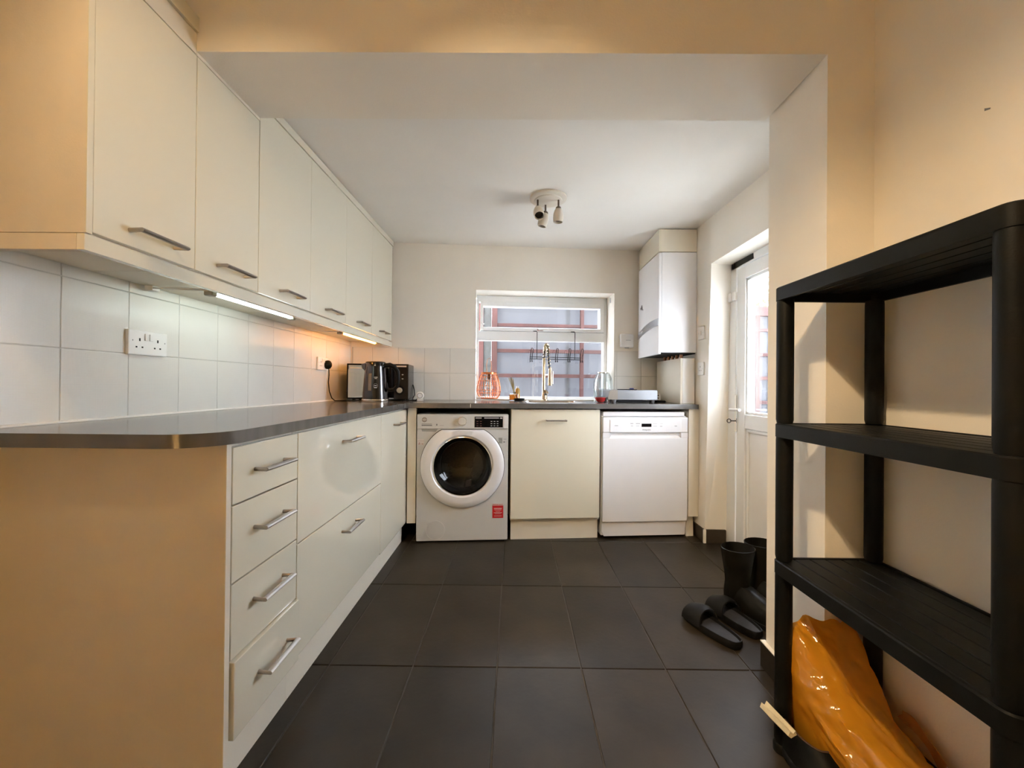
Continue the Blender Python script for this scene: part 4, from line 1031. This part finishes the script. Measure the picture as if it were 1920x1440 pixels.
def build_lantern():
    c = (-.203, .075); z = .9215
    T = Thing('wire_lantern', 'copper wire lantern with a bulb on the window sill', 'lantern', (c[0], c[1], z), 'B')
    prof = [(.072, .004), (.090, .030), (.097, .062), (.094, .10), (.086, .14), (.074, .178), (.062, .200), (.060, .205)]
    for k in range(26):
        a = 2*math.pi*k/26
        T.part('wire', MB().tube([(c[0]+r*math.cos(a), c[1]+r*math.sin(a), z+h) for r, h in prof], .0019, 5), COPPER)
    for r, h in ((.072, .004), (.094, .045), (.097, .07), (.093, .105), (.084, .145), (.074, .178)):
        T.part('hoop', MB().tube([(c[0]+r*math.cos(i*math.pi/18), c[1]+r*math.sin(i*math.pi/18), z+h) for i in range(36)], .0017, 5, closed=True), COPPER)
    T.part('base', MB().lathe([(.074, z), (.076, z+.004), (.072, z+.008), (0, z+.009)], (c[0], c[1], 0), 32, 'z', False), COPPER)
    T.part('top_ring', MB().lathe([(.056, z+.200), (.064, z+.200), (.064, z+.214), (.056, z+.214), (.056, z+.2)], (c[0], c[1], 0), 32, 'z', False), COPPER)
    T.part('top_plate', MB().lathe([(.0, z+.206), (.056, z+.206), (.056, z+.209), (0, z+.209)], (c[0], c[1], 0), 28, 'z', False), COPPER)
    T.part('lamp_holder', MB().lathe([(.013, z+.206), (.014, z+.165), (.011, z+.158)], (c[0], c[1], 0), 14), BROWN)
    T.part('bulb', MB().lathe([(.011, z+.158), (.016, z+.135), (.030, z+.105), (.031, z+.085), (.022, z+.066), (.0, z+.060)], (c[0], c[1], 0), 20, 'z', False), JAR)
    T.part('handle', MB().tube([(c[0]-.017, c[1], z+.212), (c[0]-.019, c[1], z+.28), (c[0]-.013, c[1], z+.318), (c[0], c[1], z+.332), (c[0]+.013, c[1], z+.318), (c[0]+.019, c[1], z+.28), (c[0]+.017, c[1], z+.212)], .0032, 8), mat('copper_leather', (.60, .30, .18), .5, noise=.15))
build_lantern()
T = Thing('reed_diffuser', 'amber glass reed diffuser beside the tap', 'diffuser', (-.012, -.085, WT), 'B')
x0, y0 = -.012, -.085
T.part('bottle', MB().box(x0-.036, y0-.022, WT, x0+.036, y0+.022, WT+.055, .005), JAR)
T.part('liquid', MB().box(x0-.033, y0-.019, WT+.004, x0+.033, y0+.019, WT+.048, .004), AMBER)
T.part('neck', MB().lathe([(.010, WT+.055), (.010, WT+.068)], (x0+.005, y0, 0), 14), BLACK)
for k, (dx, dz) in enumerate(((-.040, .180), (-.026, .176), (-.018, .182), (-.004, .168), (.002, .135))):
    T.part('reed', MB().tube([(x0+.004, y0+.004*(k-2), WT+.06), (x0+dx, y0+.006*(k-2), WT+dz)], .0034, 6), BAMBOO)
T.part('reed', MB().tube([(x0+.0, y0-.024, WT+.06), (x0+.018, y0-.026, WT+.012)], .0028, 6), mat('pale_reed', (.6, .45, .2), .6, noise=.2))
T = Thing('soap_bottle', 'small amber soap bottle behind the reed diffuser', 'bottle', (.022, -.04, WT), 'B')
T.part('bottle', MB().lathe([(.018, WT), (.019, WT+.01), (.019, WT+.085), (.010, WT+.098)], (.022, -.04, 0), 18), mat('amber_plastic', (.62, .36, .08), .25, trans=.3, noise=.1))
T.part('cap', MB().lathe([(.010, WT+.098), (.010, WT+.112)], (.022, -.04, 0), 12), WHITE)
T = Thing('sponge_dish', 'small black dish at the foot of the reed diffuser', 'dish', (.025, -.16, WT), 'B')
T.part('dish', MB().lathe([(.034, WT), (.040, WT+.004), (.042, WT+.020), (.038, WT+.020), (.034, WT+.008), (0, WT+.006)], (.025, -.16, 0), 24, 'z', False), BLACK)
T.part('scourer', MB().box(.0, -.178, WT+.007, .052, -.142, WT+.018, .004), RUBBER)
T = Thing('soap_tray', 'little white tray left of the copper lantern', 'tray', (-.285, .06, .9215), 'B')
T.part('tray', MB().box(-.309, .035, .9215, -.262, .085, .938, .006, 2), WHITE)

def build_tap():
    c = (.232, -.085)
    T = Thing('kitchen_tap', 'tall brushed steel pull-down spring tap behind the sink', 'tap', (c[0], c[1], WT), 'B')
    T.part('base', MB().lathe([(.030, WT), (.030, WT+.006), (.022, WT+.012), (.021, WT+.075), (.015, WT+.085)], (c[0], c[1], 0), 24), BRASSY)
    T.part('column', MB().lathe([(.0125, WT+.08), (.0125, WT+.33), (.010, WT+.335)], (c[0]-.006, c[1], 0), 18), BRASSY)
    pts = [(c[0]-.006, c[1], WT+.32)]
    for k in range(11):
        a = math.pi*k/10
        pts.append((c[0]-.006+.012*(1-math.cos(a))*.5+.002, c[1]-.055*(1-math.cos(a)), WT+.36+.075*math.sin(a)))
    pts += [(c[0]+.014, c[1]-.108, WT+.30), (c[0]+.020, c[1]-.104, WT+.25)]
    T.part('hose', MB().tube(pts, .0085, 10), DARKSTEEL)
    # spring coil around the hose
    co = []
    path = [Vector(p) for p in pts]; tot = 150
    for i in range(tot+1):
        s = i/tot*(len(path)-1); k = min(int(s), len(path)-2); p = path[k].lerp(path[k+1], s-k); t = (path[k+1]-path[k]).normalized()
        a = Vector((1, 0, 0)); a = (a-t*a.dot(t)).normalized(); b = t.cross(a); w = i*1.15
        co.append(p+(a*math.cos(w)+b*math.sin(w))*.0115)
    T.part('spring', MB().tube(co, .0026, 5), BRASSY)
    T.part('spray_head', MB().lathe([(.011, WT+.255), (.014, WT+.235), (.0165, WT+.15), (.0175, WT+.122), (.012, WT+.118)], (c[0]+.026, c[1]-.100, 0), 18), BRASSY)
    T.part('spray_trigger', MB().box(c[0]+.040, c[1]-.108, WT+.13, c[0]+.048, c[1]-.092, WT+.23, .003), CHROME)
    T.part('holder_arm', MB().tube([(c[0]-.006, c[1], WT+.20), (c[0]+.010, c[1]-.05, WT+.203), (c[0]+.024, c[1]-.088, WT+.203)], .006, 8), BRASSY)
    T.part('lever', MB().lathe([(.010, 0), (.020, .008), (.021, .022), (.0, .026)], (c[0]+.004, c[1]-.018, WT+.062), 18, 'y', False), CHROME)
    T.part('lever_pin', MB().tube([(c[0]+.012, c[1]-.034, WT+.075), (c[0]+.012, c[1]-.036, WT+.115)], .0035, 8), DARKSTEEL)
build_tap()
def build_rack():
    T = Thing('hook_rack', 'black wire hook rack hanging from the window transom', 'hook rack', (.36, .165, 1.25), 'B')
    v = .160; r = .0031
    m = MB()
    for z in (1.274, 1.257): m.tube([(.140, v, z), (.584, v, z-.004)], r, 6)
    T.part('rails', m, BLACK)
    for u in (.202, .527):
        T.part('hanger', MB().tube([(u, v-.002, 1.254), (u, v-.002, 1.485), (u, .1815, 1.494), (u-.030, .1835, 1.4945)], .0030, 6), BLACK)
    for k in range(5):
        u = .144+.1075*k
        h = MB()
        for s in (0, .016):
            h.tube([(u+s, v-.008, 1.240), (u+s, v-.020, 1.232), (u+s, v-.026, 1.240)], r, 6)
            h.tube([(u+s, v-.003, 1.236), (u+s+.003, v-.006, 1.29), (u+s+.009, v-.012, 1.335)], r, 6)
        h.tube([(u+.009, v-.012, 1.335), (u+.012, v-.013, 1.346), (u+.021, v-.013, 1.346), (u+.025, v-.012, 1.335)], r, 6)
        T.part('hook', h, BLACK)
build_rack()

def build_stove():
    u0, u1, v0, v1 = .655, 1.025, -.36, -.10
    T = Thing('portable_stove', 'grey portable stove on short feet at the right of the worktop', 'stove', ((u0+u1)/2, (v0+v1)/2, WT), 'B')
    T.part('body', MB().prism([(u0+.004, .934), (u1-.002, .934), (u1, .945), (u1, .998), (u1-.006, 1.004), (u0+.022, 1.004), (u0+.010, .995), (u0, .955)], v0, v1, 'y'), GREYMETAL)
    T.part('left_cheek', MB().prism([(u0-.001, .936), (u0+.07, .934), (u0+.07, 1.0045), (u0+.022, 1.0045), (u0+.009, .995), (u0-.001, .955)], v0-.003, v0+.001, 'y'), mat('stove_taupe', (.30, .26, .22), .3, noise=.08))
    for x in (u0+.05, u1-.028):
        for y in (v0+.014, v1-.02):
            T.part('foot', MB().lathe([(.010, WT), (.017, .936)], (x, y, 0), 12), GREYMETAL)
    for x in (u0+.012, u0+.036): T.part('foot_pin', MB().lathe([(.005, WT), (.006, .936)], (x, v0+.02, 0), 8), BROWN)
    T.part('pan_support', MB().tube([(.84+.07*math.cos(i*math.pi/12), -.24+.07*math.sin(i*math.pi/12), 1.0065) for i in range(24)], .004, 6, closed=True), BLACK)
    T.part('burner', MB().lathe([(.03, 1.0035), (.03, 1.007), (.02, 1.0075)], (.84, -.24, 0), 20), BLACK)
    T.part('knob', MB().box(.905, -.13, 1.0035, .935, -.11, 1.018, .003), BLUE)
    T.part('drip_tray', MB().box(u0+.08, v0+.03, WT+.001, u1-.05, v1-.02, WT+.016), BLACK)
build_stove()
T = Thing('glass_jar', 'large clear glass jar standing upside down on the sill behind the stove', 'jar', (.745, .06, .9215), 'B')
jz = .9215
T.part('jar_glass', MB().lathe([(.062, jz), (.072, jz+.004), (.080, jz+.05), (.082, jz+.10), (.078, jz+.15), (.066, jz+.19), (.052, jz+.212), (.050, jz+.222), (.0, jz+.224), (.0, jz+.221), (.048, jz+.219), (.063, jz+.188), (.075, jz+.15), (.079, jz+.10), (.077, jz+.05), (.069, jz+.006), (.062, jz)], (.745, .06, 0), 32, 'z', False), JAR)
T.part('rim', MB().lathe([(.050, jz+.216), (.053, jz+.218), (.053, jz+.225), (.050, jz+.226)], (.745, .06, 0), 28, 'z', False), CHROME)
T = Thing('measuring_cup', 'small clear beaker on the worktop left of the stove', 'beaker', (.600, -.20, WT), 'B')
T.part('cup', MB().lathe([(.0, WT+.03), (.030, WT+.03), (.040, WT+.098), (.042, WT+.099), (.040, WT+.100), (.038, WT+.098), (.028, WT+.034), (0, WT+.034)], (.622, -.21, 0), 24, 'z', False), JAR)
T.part('foot_ring', MB().lathe([(.031, WT), (.028, WT+.03)], (.622, -.21, 0), 20), JAR)
T = Thing('red_pan', 'small red pan tucked against the left of the stove', 'pan', (.622, -.30, WT), 'B')
T.part('bowl', MB().lathe([(.020, WT+.002), (.034, WT+.014), (.042, WT+.036), (.039, WT+.036), (.031, WT+.018), (0, WT+.012)], (.612, -.315, 0), 24, 'z', False), REDPAN)
T.part('base_ring', MB().lathe([(.020, WT), (.020, WT+.003)], (.612, -.315, 0), 20), BLACK)
T = Thing('extension_block', 'white extension socket block between stove and pipe boxing', 'socket block', (1.085, -.16, WT), 'B')
T.part('block', MB().box(1.038, -.20, WT+.012, 1.122, -.12, WT+.064, .004), WHITE)
T.part('support', MB().box(1.05, -.19, WT, 1.115, -.13, WT+.013), INK)
for a in (0, 1):
    for b in (0, 1): T.part('pin_hole', MB().lathe([(.006, 0), (.006, .001), (.0, .001)], (1.083+.018*a, -.2005, WT+.030+.020*b), 12, 'y', False), BROWN)
T = Thing('black_adapter', 'small black adapter lying beside the extension block', 'adapter', (1.105, -.27, WT), 'B')
T.part('case', MB().box(1.05, -.30, WT, 1.115, -.24, WT+.016, .004), BLACK)
T.part('cable', MB().tube([(1.115, -.27, WT+.008), (1.135, -.26, WT+.006), (1.15, -.22, WT+.004), (1.14, -.15, WT+.004)], .0032, 6), BLACK)
